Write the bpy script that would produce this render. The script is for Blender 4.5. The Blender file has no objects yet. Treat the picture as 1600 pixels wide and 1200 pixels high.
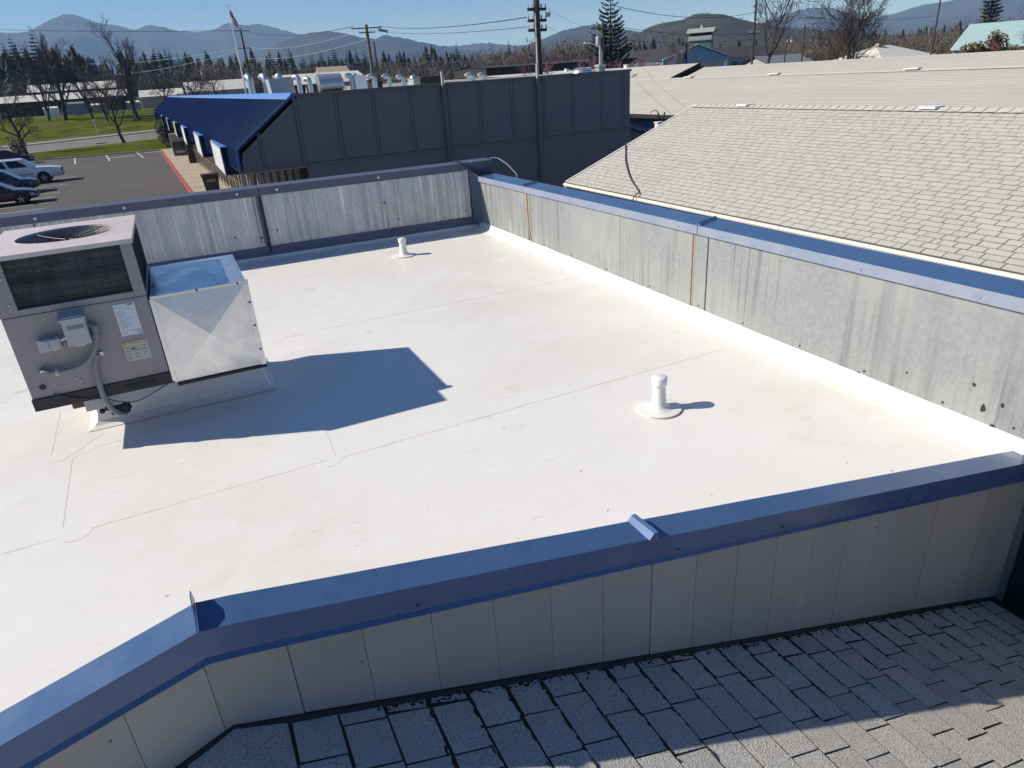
import bpy, bmesh, math, random
from mathutils import Vector, Matrix, noise

# ------------------------------------------------------------------ camera, sky, sun, exposure
scene = bpy.context.scene
C = scene.collection
rad = math.radians
YAW, PITCH, ROLL = rad(24.303), rad(24.606), rad(-3.999)
fwd = Vector((math.sin(YAW)*math.cos(PITCH), math.cos(YAW)*math.cos(PITCH), -math.sin(PITCH)))
rgt0 = Vector((math.cos(YAW), -math.sin(YAW), 0)); up0 = rgt0.cross(fwd)
rgt = rgt0*math.cos(ROLL) + up0*math.sin(ROLL); upv = up0*math.cos(ROLL) - rgt0*math.sin(ROLL)
cam_d = bpy.data.cameras.new('camera'); cam = bpy.data.objects.new('camera', cam_d); C.objects.link(cam)
cam.matrix_world = Matrix(((rgt.x, upv.x, -fwd.x, 0), (rgt.y, upv.y, -fwd.y, 0), (rgt.z, upv.z, -fwd.z, 2.44), (0, 0, 0, 1)))
cam_d.sensor_width = 36; cam_d.lens = 1061.8/1600*36; cam_d.clip_start = .05; cam_d.clip_end = 30000
scene.camera = cam
scene.cycles.volume_bounces = 3

SUN = Vector((1.305, -.52, -1.0))                    # the way the light travels
to_sun = (-SUN).normalized()
world = bpy.data.worlds.new('World'); scene.world = world; world.use_nodes = True
wn = world.node_tree.nodes; wl = world.node_tree.links
sky = wn.new('ShaderNodeTexSky'); sky.sky_type = 'NISHITA'; sky.sun_disc = False
sky.sun_elevation = math.asin(to_sun.z); sky.sun_rotation = math.atan2(to_sun.x, to_sun.y)
sky.altitude = 3000; sky.air_density = 1.0; sky.dust_density = 0; sky.ozone_density = 10.0
wl.new(sky.outputs[0], wn['Background'].inputs[0]); wn['Background'].inputs[1].default_value = .095
sd = bpy.data.lights.new('sun', 'SUN'); sd.energy = 5.0; sd.angle = rad(.53); sd.color = (1, .94, .86)
so = bpy.data.objects.new('sun', sd); C.objects.link(so); so.location = (-30, 5, 40)
so.rotation_euler = SUN.to_track_quat('-Z', 'Y').to_euler()
scene.view_settings.view_transform = 'Standard'; scene.view_settings.look = 'None'
scene.view_settings.exposure = .20; scene.view_settings.gamma = 1.0

# ------------------------------------------------------------------ helpers
def world_offset(p):
    o = Vector((0, 0, 0))
    while p is not None:
        o += p.location; p = p.parent
    return o

class MB:
    def __init__(s): s.v = []; s.f = []
    def add(s, pts, faces):
        b = len(s.v); s.v += [tuple(p) for p in pts]; s.f += [tuple(i+b for i in f) for f in faces]; return s
    def poly(s, *pts): return s.add(pts, [tuple(range(len(pts)))])
    def hexa(s, p):   # 4 bottom (ccw from above) + 4 top
        return s.add(p, [(3,2,1,0), (4,5,6,7), (0,1,5,4), (1,2,6,5), (2,3,7,6), (3,0,4,7)])
    def box(s, x0, x1, y0, y1, z0, z1):
        return s.hexa([(x0,y0,z0), (x1,y0,z0), (x1,y1,z0), (x0,y1,z0), (x0,y0,z1), (x1,y0,z1), (x1,y1,z1), (x0,y1,z1)])
    def cbox(s, c, a, b, n):   # centre, three half-axis vectors
        c = Vector(c); a = Vector(a); b = Vector(b); n = Vector(n)
        return s.hexa([c-a-b-n, c+a-b-n, c+a+b-n, c-a+b-n, c-a-b+n, c+a-b+n, c+a+b+n, c-a+b+n])
    def prism(s, pts, off):
        n = len(pts); off = Vector(off); q = [Vector(p)+off for p in pts]
        nrm = sum(((Vector(pts[i]).cross(Vector(pts[(i+1) % n]))) for i in range(n)), Vector())
        fl = nrm.dot(off) > 0
        fs = [tuple(range(n)), tuple(range(2*n-1, n-1, -1))] + [(i, n+i, n+(i+1) % n, (i+1) % n) for i in range(n)]
        if fl: fs = [tuple(reversed(f)) for f in fs]
        return s.add(list(pts)+q, fs)
    def tube(s, pts, r, n=6, cap=True):
        pts = [Vector(p) for p in pts]; m = len(pts)
        if not isinstance(r, (list, tuple)): r = [r]*m
        vs = []; pa = None
        for i, p in enumerate(pts):
            t = (pts[min(i+1, m-1)]-pts[max(i-1, 0)])
            t = t.normalized() if t.length > 1e-9 else Vector((0, 0, 1))
            if pa is None:
                a = t.cross(Vector((0, 0, 1)) if abs(t.z) < .9 else Vector((1, 0, 0))).normalized()
            else:
                a = pa - t*pa.dot(t); a = a.normalized() if a.length > 1e-6 else t.orthogonal().normalized()
            pa = a; b = t.cross(a)
            for k in range(n):
                w = 2*math.pi*k/n; vs.append(p+(a*math.cos(w)+b*math.sin(w))*r[i])
        fs = [(i*n+k, i*n+(k+1) % n, (i+1)*n+(k+1) % n, (i+1)*n+k) for i in range(m-1) for k in range(n)]
        if cap: fs += [tuple(range(n-1, -1, -1)), tuple(range((m-1)*n, m*n))]
        return s.add(vs, fs)
    def lathe(s, c, prof, n=24, cap=True):
        vs = []; m = len(prof)
        for r, z in prof:
            for k in range(n):
                w = 2*math.pi*k/n; vs.append((c[0]+r*math.cos(w), c[1]+r*math.sin(w), c[2]+z))
        fs = [(i*n+k, i*n+(k+1) % n, (i+1)*n+(k+1) % n, (i+1)*n+k) for i in range(m-1) for k in range(n)]
        if cap: fs += [tuple(range(n-1, -1, -1)), tuple(range((m-1)*n, m*n))]
        return s.add(vs, fs)
    def mesh(s, name, off=(0, 0, 0)):
        me = bpy.data.meshes.new(name); o = Vector(off)
        me.from_pydata([tuple(Vector(p)-o) for p in s.v], [], s.f); me.validate(); return me
    def build(s, name, m, parent=None, smooth=False, bevel=0, loc=None, recalc=False):
        off = world_offset(parent) if parent is not None else Vector(loc or (0, 0, 0))
        me = s.mesh(name, off)
        if recalc or bevel:
            bm = bmesh.new(); bm.from_mesh(me)
            if recalc: bmesh.ops.recalc_face_normals(bm, faces=bm.faces)
            if bevel:
                es = [e for e in bm.edges if len(e.link_faces) == 2 and e.calc_face_angle(0) > .5]
                bmesh.ops.bevel(bm, geom=es, offset=bevel, segments=2, affect='EDGES', profile=.6)
            bm.to_mesh(me); bm.free()
        if m is not None: me.materials.append(m)
        if smooth:
            me.polygons.foreach_set('use_smooth', [True]*len(me.polygons))
            try: me.set_sharp_from_angle(angle=rad(40))
            except Exception: pass
        o = bpy.data.objects.new(name, me); C.objects.link(o)
        if parent is not None: o.parent = parent
        elif loc: o.location = loc
        return o

def tag(o, label=None, cat=None, group=None, kind=None):
    if label: o['label'] = label
    if cat: o['category'] = cat
    if group: o['group'] = group
    if kind: o['kind'] = kind
    return o
def thing(name, label, cat, loc=(0, 0, 0), group=None, rz=0):
    o = bpy.data.objects.new(name, None); C.objects.link(o); o.location = loc; o.rotation_euler = (0, 0, rz)
    o.empty_display_size = .2
    return tag(o, label, cat, group)
def copy_tree(o, parent=None):
    c = o.copy(); C.objects.link(c); c.parent = parent
    for ch in list(o.children): copy_tree(ch, c)
    return c
def place(o, loc, rz=0, sc=1.0, label=None):
    o.location = loc; o.rotation_euler = (0, 0, rz); o.scale = (sc, sc, sc) if not isinstance(sc, tuple) else sc
    if label: o['label'] = label
    return o

# ------------------------------------------------------------------ materials
def mat(name, c, rough=.6, metal=0.0, layers=(), bump=0, bs=60, bvec=(1, 1, 1), rnd=0, spec=.5, rvar=0, alpha=None, coat=0):
    """layers: (colour, (sx,sy,sz), scale, lo, hi, strength[, detail]) noise layers in world space"""
    m = bpy.data.materials.new(name); m.use_nodes = True; N = m.node_tree.nodes; L = m.node_tree.links
    P = N['Principled BSDF']; P.inputs['Roughness'].default_value = rough; P.inputs['Metallic'].default_value = metal
    P.inputs['Specular IOR Level'].default_value = spec; P.inputs['Coat Weight'].default_value = coat
    geo = N.new('ShaderNodeNewGeometry'); col = None
    rgb = N.new('ShaderNodeRGB'); rgb.outputs[0].default_value = (*c, 1); col = rgb.outputs[0]
    def noise_at(sv, sc, det=5, rg=.55):
        mp = N.new('ShaderNodeMapping'); mp.inputs['Scale'].default_value = sv; L.new(geo.outputs['Position'], mp.inputs[0])
        t = N.new('ShaderNodeTexNoise'); t.inputs['Scale'].default_value = sc; t.inputs['Detail'].default_value = det
        t.inputs['Roughness'].default_value = rg; L.new(mp.outputs[0], t.inputs[0]); return t.outputs[0]
    for ly in layers:
        lc, sv, sc, lo, hi, st = ly[:6]
        n = noise_at(sv, sc, ly[6] if len(ly) > 6 else 5)
        mr = N.new('ShaderNodeMapRange'); mr.inputs[1].default_value = lo; mr.inputs[2].default_value = hi
        mr.inputs[3].default_value = 0; mr.inputs[4].default_value = st; L.new(n, mr.inputs[0])
        fac = mr.outputs[0]
        if len(ly) > 7:      # patchy: only where a broad second noise is high
            n2 = noise_at(W1, ly[7][0], 2); m2 = N.new('ShaderNodeMapRange'); m2.inputs[1].default_value = ly[7][1]; m2.inputs[2].default_value = ly[7][2]; L.new(n2, m2.inputs[0])
            mu = N.new('ShaderNodeMath'); mu.operation = 'MULTIPLY'; L.new(fac, mu.inputs[0]); L.new(m2.outputs[0], mu.inputs[1]); fac = mu.outputs[0]
        mx = N.new('ShaderNodeMix'); mx.data_type = 'RGBA'; L.new(fac, mx.inputs[0]); L.new(col, mx.inputs[6])
        mx.inputs[7].default_value = (*lc, 1); col = mx.outputs[2]
    if rnd:
        oi = N.new('ShaderNodeObjectInfo'); ad = N.new('ShaderNodeMath'); ad.operation = 'ADD'
        L.new(oi.outputs['Random'], ad.inputs[0]); L.new(geo.outputs['Random Per Island'], ad.inputs[1])
        fr = N.new('ShaderNodeMath'); fr.operation = 'FRACT'; L.new(ad.outputs[0], fr.inputs[0])
        mr = N.new('ShaderNodeMapRange'); mr.inputs[3].default_value = 1-rnd; mr.inputs[4].default_value = 1+rnd; L.new(fr.outputs[0], mr.inputs[0])
        hs = N.new('ShaderNodeHueSaturation'); L.new(col, hs.inputs['Color']); L.new(mr.outputs[0], hs.inputs['Value']); col = hs.outputs[0]
    L.new(col, P.inputs['Base Color'])
    if rvar:
        n = noise_at((1, 1, 1), 6); mr = N.new('ShaderNodeMapRange'); mr.inputs[1].default_value = .3; mr.inputs[2].default_value = .7
        mr.inputs[3].default_value = max(0, rough-rvar); mr.inputs[4].default_value = min(1, rough+rvar); L.new(n, mr.inputs[0]); L.new(mr.outputs[0], P.inputs['Roughness'])
    if bump:
        n = noise_at(bvec, bs, 4); b = N.new('ShaderNodeBump'); b.inputs['Strength'].default_value = bump; b.inputs['Distance'].default_value = .02
        L.new(n, b.inputs['Height']); L.new(b.outputs[0], P.inputs['Normal'])
    return m
W1 = (1, 1, 1)
K = {}
K['tpo'] = mat('white_membrane', (.80, .785, .745), .42, 0, [((.70, .67, .60), W1, .45, .45, .68, .6), ((.83, .825, .80), W1, 1.7, .5, .7, .6), ((.66, .60, .49), (1, 1.5, 1), 2.6, .57, .72, .55, 6, (.5, .46, .62)), ((.50, .42, .30), (.6, 2.4, 1), 11, .62, .70, .5, 6, (.8, .50, .62)), ((.45, .40, .33), W1, 38, .70, .74, .5, 3)], .10, 3.5, rvar=.10)
K['seam'] = mat('seam_dirt', (.44, .40, .34), .8, 0, [((.68, .65, .59), W1, 6, .4, .6, .8)])
K['seam_faint'] = mat('seam_faint', (.62, .59, .52), .7)
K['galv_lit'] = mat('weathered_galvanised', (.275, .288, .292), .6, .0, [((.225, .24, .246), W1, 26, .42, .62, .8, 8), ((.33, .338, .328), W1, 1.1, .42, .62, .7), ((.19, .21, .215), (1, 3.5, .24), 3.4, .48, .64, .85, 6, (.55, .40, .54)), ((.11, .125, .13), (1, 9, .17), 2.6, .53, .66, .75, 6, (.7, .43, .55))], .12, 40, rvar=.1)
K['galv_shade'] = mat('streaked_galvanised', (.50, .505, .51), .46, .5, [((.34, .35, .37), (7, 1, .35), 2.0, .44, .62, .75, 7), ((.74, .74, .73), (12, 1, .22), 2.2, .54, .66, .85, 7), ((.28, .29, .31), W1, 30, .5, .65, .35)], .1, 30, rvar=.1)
K['galv_clean'] = mat('galvanised_sheet', (.78, .79, .79), .33, .88, [((.68, .70, .71), W1, 18, .4, .6, .5, 7), ((.84, .845, .84), W1, 2.5, .45, .65, .5)], .06, 14, rvar=.1)
K['blue'] = mat('blue_painted_metal', (.052, .112, .24), .30, .0, [((.068, .132, .265), W1, 1.3, .4, .65, .8), ((.034, .082, .195), (3, 3, 1), 5, .55, .7, .5), ((.12, .17, .27), (6, 6, 1), 9, .62, .72, .4, 6, (1.5, .45, .6)), ((.10, .12, .15), W1, 70, .70, .74, .5, 3)], .22, 2.2, spec=.6, rvar=.08)
K['blue_bounce_lit'] = mat('bounce_lit_blue_paint', (.22, .265, .35), .6, 0, [((.27, .305, .375), W1, 2.2, .4, .65, .8), ((.16, .21, .30), W1, 14, .58, .7, .6)], .05, 12)  # the cap's blue with roof bounce and gloss painted in as a paler tone
K['blue_grey'] = mat('blue_grey_flashing', (.075, .10, .16), .5, .1, [((.10, .125, .18), W1, 4, .4, .65, .7)], .04, 10)
K['siding'] = mat('grey_siding', (.42, .375, .32), .75, 0, [((.46, .41, .355), (1, 1, .3), 3, .4, .65, .7), ((.34, .315, .28), (5, 1, .5), 4, .60, .74, .5)], .15, 60, (1, 1, .2), rnd=.05)
K['siding_gap'] = mat('siding_groove', (.30, .27, .23), .9)
K['shingle_near'] = mat('granule_shingle', (.78, .755, .69), .95, 0, [((.26, .26, .25), W1, 190, .52, .58, .85, 3), ((.84, .82, .76), W1, 140, .56, .64, .8, 3), ((.58, .57, .53), W1, 5, .45, .65, .5), ((.33, .27, .20), W1, 9, .66, .78, .35)], .9, 150, rnd=.07, spec=.2)
K['shingle_far'] = mat('cream_shingle', (.49, .485, .44), .95, 0, [((.41, .408, .37), W1, 90, .45, .62, .6), ((.515, .508, .46), W1, .6, .4, .65, .6), ((.44, .425, .39), (2, .4, 2), 1.4, .55, .70, .45)], .3, 150, rnd=.03, spec=.2)
K['underlay'] = mat('roof_underlay', (.10, .094, .08), .95)
K['underlay_near'] = mat('dark_underlay', (.045, .04, .034), .95)
K['moss'] = mat('dark_debris', (.030, .024, .018), 1, 0, [((.06, .045, .03), W1, 60, .5, .65, .8)], .5, 80)
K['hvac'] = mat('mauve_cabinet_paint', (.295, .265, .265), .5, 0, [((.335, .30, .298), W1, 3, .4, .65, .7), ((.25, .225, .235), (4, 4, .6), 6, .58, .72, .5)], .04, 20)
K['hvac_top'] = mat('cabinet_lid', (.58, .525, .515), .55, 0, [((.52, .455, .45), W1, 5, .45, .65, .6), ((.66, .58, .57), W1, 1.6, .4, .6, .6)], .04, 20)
K['black'] = mat('black_metal', (.022, .022, .026), .55)
K['coil'] = mat('coil_fins', (.055, .055, .058), .7, 0, [((.11, .108, .11), (1, 1, 30), 5, .4, .6, .7), ((.02, .02, .022), W1, 9, .5, .65, .6)], .25, 60, (1, 1, 6))
K['wire'] = mat('dark_wire', (.02, .02, .022), .5)
K['plastic_grey'] = mat('grey_plastic', (.42, .44, .46), .5)
K['conduit'] = mat('grey_conduit', (.22, .225, .235), .5)
K['paper'] = mat('white_label', (.62, .66, .70), .5, 0, [((.52, .56, .60), (2, 1, 40), 3, .52, .56, .4)])
K['paper_y'] = mat('cream_label', (.50, .48, .40), .6, 0, [((.36, .36, .33), W1, 60, .56, .60, .6)])
K['yellow'] = mat('faded_yellow', (.48, .42, .2), .6, 0, [((.25, .22, .12), (2, 1, 1), 60, .52, .58, .6)])
K['white'] = mat('white_paint', (.75, .75, .73), .5, 0, [((.66, .65, .62), W1, 5, .45, .65, .5)])
K['white_pvc'] = mat('white_boot', (.78, .78, .75), .38, 0, [((.70, .69, .64), W1, 12, .5, .7, .4)])
K['rust'] = mat('rusty_edge', (.21, .085, .038), .8, 0, [((.11, .05, .03), W1, 30, .4, .6, .7)])
K['tan_edge'] = mat('tan_edge', (.36, .29, .21), .8)
K['zinc'] = mat('screw_head', (.6, .6, .6), .35, .8)
K['tar'] = mat('tar', (.02, .021, .024), .7)
K['grey_wall'] = mat('slate_grey_panel', (.180, .172, .170), .75, 0, [((.20, .19, .188), W1, .8, .4, .65, .7), ((.148, .142, .142), (3, 1, .4), 2, .55, .7, .5)], .05, 30)
K['grey_trim'] = mat('slate_grey_trim', (.160, .153, .153), .65)
K['navy_rib_lit'] = mat('navy_rib_lit', (.036, .078, .22), .4)  # lighter than the slope: light caught on the rib edges is in the colour
K['slate_blue'] = mat('slate_blue_cap', (.085, .10, .14), .45, 0, [((.105, .12, .16), W1, 2, .4, .65, .7)], .04, 9)
K['navy'] = mat('navy_metal_roof', (.008, .0165, .058), .5, 0, [((.010, .020, .066), W1, .6, .4, .6, .6)], spec=.25)
K['blue_mid'] = mat('mid_blue_metal', (.075, .15, .32), .3)
K['slat'] = mat('pale_slat', (.50, .44, .36), .8, 0, [((.38, .33, .26), W1, 3, .45, .65, .7)])
K['blue_bright'] = mat('light_blue_metal', (.10, .22, .50), .35)
K['blue_wall'] = mat('blue_wall_paint', (.06, .16, .42), .6)
K['pipe_galv'] = mat('bright_galvanised_pipe', (.55, .57, .59), .34, .7, [((.58, .60, .63), W1, 9, .4, .65, .6)])
K['gutter'] = mat('cream_gutter', (.72, .70, .62), .5)
K['asphalt'] = mat('asphalt', (.085, .077, .072), .9, 0, [((.045, .042, .04), (.3, 1, 1), 1.2, .60, .66, .6, 6, (.1, .45, .6)), ((.105, .096, .088), W1, .12, .4, .65, .8), ((.06, .056, .054), W1, .5, .58, .72, .6), ((.07, .066, .062), W1, 9, .45, .6, .5)], .2, 30)
K['road'] = mat('road_asphalt', (.16, .148, .135), .9, 0, [((.19, .175, .16), (1, .2, 1), .3, .4, .65, .8)], .2, 20)
K['concrete'] = mat('concrete', (.42, .37, .29), .85, 0, [((.33, .29, .23), W1, .5, .45, .7, .7), ((.48, .43, .35), W1, 3, .5, .65, .5)], .15, 20)
K['kerb_red'] = mat('red_kerb_paint', (.42, .07, .055), .75, 0, [((.35, .2, .17), W1, 1.4, .6, .75, .7)])
K['paint_white'] = mat('road_paint', (.6, .6, .57), .8, 0, [((.3, .3, .28), W1, 3, .5, .7, .6)])
K['grass'] = mat('grass', (.085, .105, .020), 1, 0, [((.135, .145, .030), W1, .06, .42, .62, .9), ((.036, .062, .010), (1, 2, 1), .35, .50, .66, .85), ((.085, .085, .025), W1, 2.0, .55, .7, .5)], .6, 6, spec=0)
K['ground'] = mat('ground', (.085, .08, .048), .95, 0, [((.07, .09, .035), W1, .012, .42, .6, .8), ((.12, .10, .065), W1, .05, .5, .7, .7)], .3, 2)
K['bark'] = mat('bark', (.050, .040, .033), .95, 0, [((.085, .072, .060), W1, 1.6, .5, .7, .7)], .4, 12)
K['twig'] = mat('twigs', (.060, .045, .036), .95, 0, [((.10, .075, .055), W1, .5, .45, .7, .8)])
K['twig_brown'] = mat('brown_twigs', (.14, .11, .085), .95, 0, [((.19, .15, .11), W1, .05, .45, .65, .9), ((.10, .08, .06), W1, .6, .5, .7, .6)])
K['needle'] = mat('fir_needles', (.022, .036, .022), .9, 0, [((.036, .052, .028), W1, .4, .45, .65, .9)], rnd=.2)
K['needle_far'] = mat('conifer_needles', (.025, .038, .026), .95, 0, [((.045, .050, .030), W1, .05, .45, .65, .9)], rnd=.25)
K['leaf_green'] = mat('evergreen_leaves', (.04, .065, .02), .9, 0, [((.08, .085, .025), W1, 1.5, .45, .65, .8)], rnd=.2)
K['leaf_red'] = mat('reddish_leaves', (.13, .052, .025), .9, 0, [((.10, .085, .022), W1, .45, .45, .6, .9), ((.19, .075, .04), W1, .8, .55, .7, .7)], rnd=.2)
K['leaf_olive'] = mat('olive_leaves', (.15, .14, .05), .9, 0, [((.10, .10, .03), W1, .8, .45, .65, .8)], rnd=.2)
K['blossom'] = mat('pink_blossom', (.27, .16, .17), .9, 0, [((.24, .10, .13), W1, 2, .45, .65, .8)], rnd=.2)
K['pole_wood'] = mat('pole_wood', (.060, .042, .032), .9, 0, [((.09, .066, .050), (6, 6, .4), 1.5, .45, .65, .8)])
K['pole_light'] = mat('weathered_pole', (.17, .13, .10), .9, 0, [((.11, .085, .066), (6, 6, .4), 1.5, .45, .65, .8)])
K['steel'] = mat('painted_steel', (.55, .56, .56), .45, .3)
K['cable'] = mat('cable', (.05, .05, .055), .6)
K['cable_pale'] = mat('pale_cable', (.42, .42, .42), .5)
K['dark_roof'] = mat('dark_roof', (.035, .033, .036), .9, 0, [((.05, .047, .048), W1, .5, .45, .65, .7)])
K['dark_wall'] = mat('dark_wall', (.020, .018, .018), .8)
K['white_roof'] = mat('white_roof_sheet', (.66, .65, .58), .6, 0, [((.55, .54, .48), (1, .1, 1), .6, .45, .65, .7)])
K['pale_wall'] = mat('pale_wall', (.40, .39, .36), .8)
K['house_blue'] = mat('blue_house_paint', (.27, .40, .58), .75)
K['teal_roof'] = mat('pale_teal_metal_roof', (.36, .52, .52), .45, 0, [((.42, .57, .56), (3, .1, .1), .7, .45, .6, .6)])
K['sign_green'] = mat('green_board', (.045, .16, .11), .6)
K['sage'] = mat('sage_metal', (.30, .36, .32), .6)
K['brown_wall'] = mat('brown_wall', (.10, .055, .038), .8)
K['sand_wall'] = mat('sand_wall', (.42, .32, .24), .8)
K['canvas'] = mat('sail_canvas', (.62, .50, .32), .8)
K['glass'] = mat('dark_glass', (.012, .014, .018), .12, 0, spec=.6)
K['tyre'] = mat('tyre_rubber', (.015, .015, .016), .85)
K['rim'] = mat('alloy_rim', (.42, .42, .43), .35, .6)
K['car_white'] = mat('white_car_paint', (.74, .75, .76), .25, 0, coat=.6)
K['car_maroon'] = mat('maroon_car_paint', (.055, .012, .018), .28, 0, coat=.6)
K['car_blue'] = mat('blue_grey_car_paint', (.035, .050, .072), .28, .2, coat=.6)
K['car_dark'] = mat('dark_car_paint', (.018, .020, .024), .28, .1, coat=.6)
K['trim'] = mat('black_trim', (.02, .02, .022), .6)
K['lamp'] = mat('headlamp_glass', (.5, .52, .53), .15)
K['lamp_amber'] = mat('signal_lens', (.4, .12, .03), .3)
K['flag_blue'] = mat('flag_blue', (.02, .035, .12), .8)
K['flag_red'] = mat('flag_red', (.40, .03, .04), .8)
K['forest'] = mat('forested_slope', (.030, .040, .026), 1, 0, [((.055, .055, .032), W1, .010, .42, .62, .8), ((.016, .024, .017), W1, .05, .5, .66, .8), ((.08, .07, .045), W1, .0035, .58, .70, .6)], spec=0)
K['forest_brown'] = mat('brown_forested_slope', (.050, .045, .030), 1, 0, [((.085, .066, .043), W1, .02, .42, .62, .8), ((.020, .026, .018), W1, .10, .5, .64, .9), ((.17, .13, .09), W1, .012, .68, .76, .8)], spec=0)
# ------------------------------------------------------------------ the setting: ground, car park, road, lawn
GZ = -3.0
def smooth01(a, b, x):
    t = min(1, max(0, (x-a)/(b-a))); return t*t*(3-2*t)
def terrain(x, y):
    left = 1-smooth01(20, 70, x)
    z = GZ
    if y > 150: z += left*(.05*min(y-150, 60) + .020*max(0, min(y-210, 400)))
    far = math.hypot(x, y)
    z += .004*max(0, min(far-350, 1500))*(1-left)
    return z
def ground_sheet():
    m = MB()
    def axis(neg, pos):
        a = [0]; s = 6
        while a[-1] < pos: a.append(a[-1]+s); s *= 1.13
        b = [0]; s = 6
        while b[-1] > -neg: b.append(b[-1]-s); s *= 1.2
        return sorted(set(b[1:]+a))
    xs = axis(9000, 9000); ys = axis(700, 9000)
    vs = [(x, y, terrain(x, y)-.02) for y in ys for x in xs]; nx = len(xs)
    fs = [(j*nx+i, j*nx+i+1, (j+1)*nx+i+1, (j+1)*nx+i) for j in range(len(ys)-1) for i in range(nx-1)]
    m.add(vs, fs); return tag(m.build('ground', K['ground'], smooth=True), kind='structure')
ground_sheet()
def sheet(name, pts, m, z, kind='structure'):
    return tag(MB().poly(*[(x, y, z) for x, y in pts]).build(name, m), kind=kind)
sheet('car_park', [(-60, 11.6), (1.7, 11.6), (1.35, 36), (-.56, 88.2), (-12, 91.5), (-60, 105)], K['asphalt'], GZ+.012)
sheet('alley', [(4.9, -12), (30, -12), (30, 22.5), (-10, 22.5), (-10, 11.7), (4.9, 11.7)], K['asphalt'], GZ+.006)
# lawn strip (raised), road, far pavement, field
def lawn_patch(name, quad, m, nx=24, ny=10, lift=.0, bump=.05, label=None):
    (a, b, c, d) = [Vector((*q, 0)) for q in quad]; mb = MB(); vs = []
    for j in range(ny+1):
        for i in range(nx+1):
            u, v = i/nx, j/ny; p = (a*(1-u)+b*u)*(1-v)+(d*(1-u)+c*u)*v
            e = min(u, 1-u, v, 1-v)*8; vs.append((p.x, p.y, terrain(p.x, p.y)+lift+bump*min(1, e)*(noise.noise((p.x*.25, p.y*.25, 1))+.6)))
    mb.add(vs, [(j*(nx+1)+i, j*(nx+1)+i+1, (j+1)*(nx+1)+i+1, (j+1)*(nx+1)+i) for j in range(ny) for i in range(nx)])
    return tag(mb.build(name, m, smooth=True), kind='structure')
lawn_patch('lawn', [(-13, 91.9), (8, 87), (8, 117.5), (-16, 105.6)], K['grass'], lift=.10, bump=.12)
lawn_patch('lawn', [(-60, 105.3), (-13.05, 92.0), (-16.1, 105.5), (-60, 106.5)], K['grass'], lift=.09, bump=.05)
road_pts = [(-120, 76), (-16.8, 105.8), (8, 118.2), (60, 132), (60, 158), (8, 145), (-21.8, 126.5), (-120, 100)]
tag(MB().poly(*[(x, y, GZ+.02) for x, y in road_pts]).build('road', K['road']), kind='structure')
# kerbs of the road (pale concrete) and pavement beyond
def kerb_run(name, pts, w, z0, z1, m):
    mb = MB()
    for (x0, y0), (x1, y1) in zip(pts, pts[1:]):
        d = Vector((x1-x0, y1-y0, 0)).normalized(); n = Vector((-d.y, d.x, 0))*w
        a = Vector((x0, y0, 0)); b = Vector((x1, y1, 0))
        mb.hexa([a+Vector((0,0,z0)), b+Vector((0,0,z0)), b+n+Vector((0,0,z0)), a+n+Vector((0,0,z0)), a+Vector((0,0,z1)), b+Vector((0,0,z1)), b+n+Vector((0,0,z1)), a+n+Vector((0,0,z1))])
    return tag(mb.build(name, m), kind='structure')
kerb_run('kerb', [(-120, 75.2), (-16.8, 105.0), (8, 117.6)], .45, GZ-.1, GZ+.14, K['concrete'])
kerb_run('kerb', [(-120, 100), (-21.8, 126.5), (8, 145), (60, 158)], .4, GZ-.1, GZ+.14, K['concrete'])
kerb_run('pavement', [(-120, 102.5), (-21.8, 129.2), (8, 147.8), (60, 161)], 2.6, GZ-.1, GZ+.10, K['concrete'])
kerb_run('kerb', [(-60, 104.7), (-12.2, 91.3), (-.6, 88.3), (1.2, 87.8)], .28, GZ-.1, GZ+.15, K['concrete'])
lawn_patch('field', [(-110, 112), (9, 150), (14, 205), (-130, 205)], K['grass'], nx=60, ny=36, lift=.06, bump=.55)
# shop pavement with its red kerb
sheet_p = MB().prism([(1.34, 30, GZ-.1), (4.2, 30, GZ-.1), (1.9, 88, GZ-.1), (-.54, 88, GZ-.1)], (0, 0, .25)).build('pavement', K['concrete'], recalc=True); tag(sheet_p, kind='structure')
rk = MB(); segs = [(1.31+(-.57-1.31)*t, 30+58*t) for t in [i/12 for i in range(13)]]
for (x0, y0), (x1, y1) in zip(segs, segs[1:]):
    rk.hexa([(x0-.16, y0+.02, GZ-.1), (x0+.02, y0+.02, GZ-.1), (x1+.02, y1-.02, GZ-.1), (x1-.16, y1-.02, GZ-.1), (x0-.16, y0+.02, GZ+.156), (x0+.02, y0+.02, GZ+.156), (x1+.02, y1-.02, GZ+.156), (x1-.16, y1-.02, GZ+.156)])
tag(rk.build('red_kerb', K['kerb_red']), kind='structure')
# pavement joints
pj = MB()
for y in range(33, 88, 3):
    t = (y-30)/58; pj.box(1.36-1.88*t, 4.1-2.2*t, y, y+.05, GZ+.15, GZ+.155)
tag(pj.build('pavement_joints', K['asphalt']), kind='structure')
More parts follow.
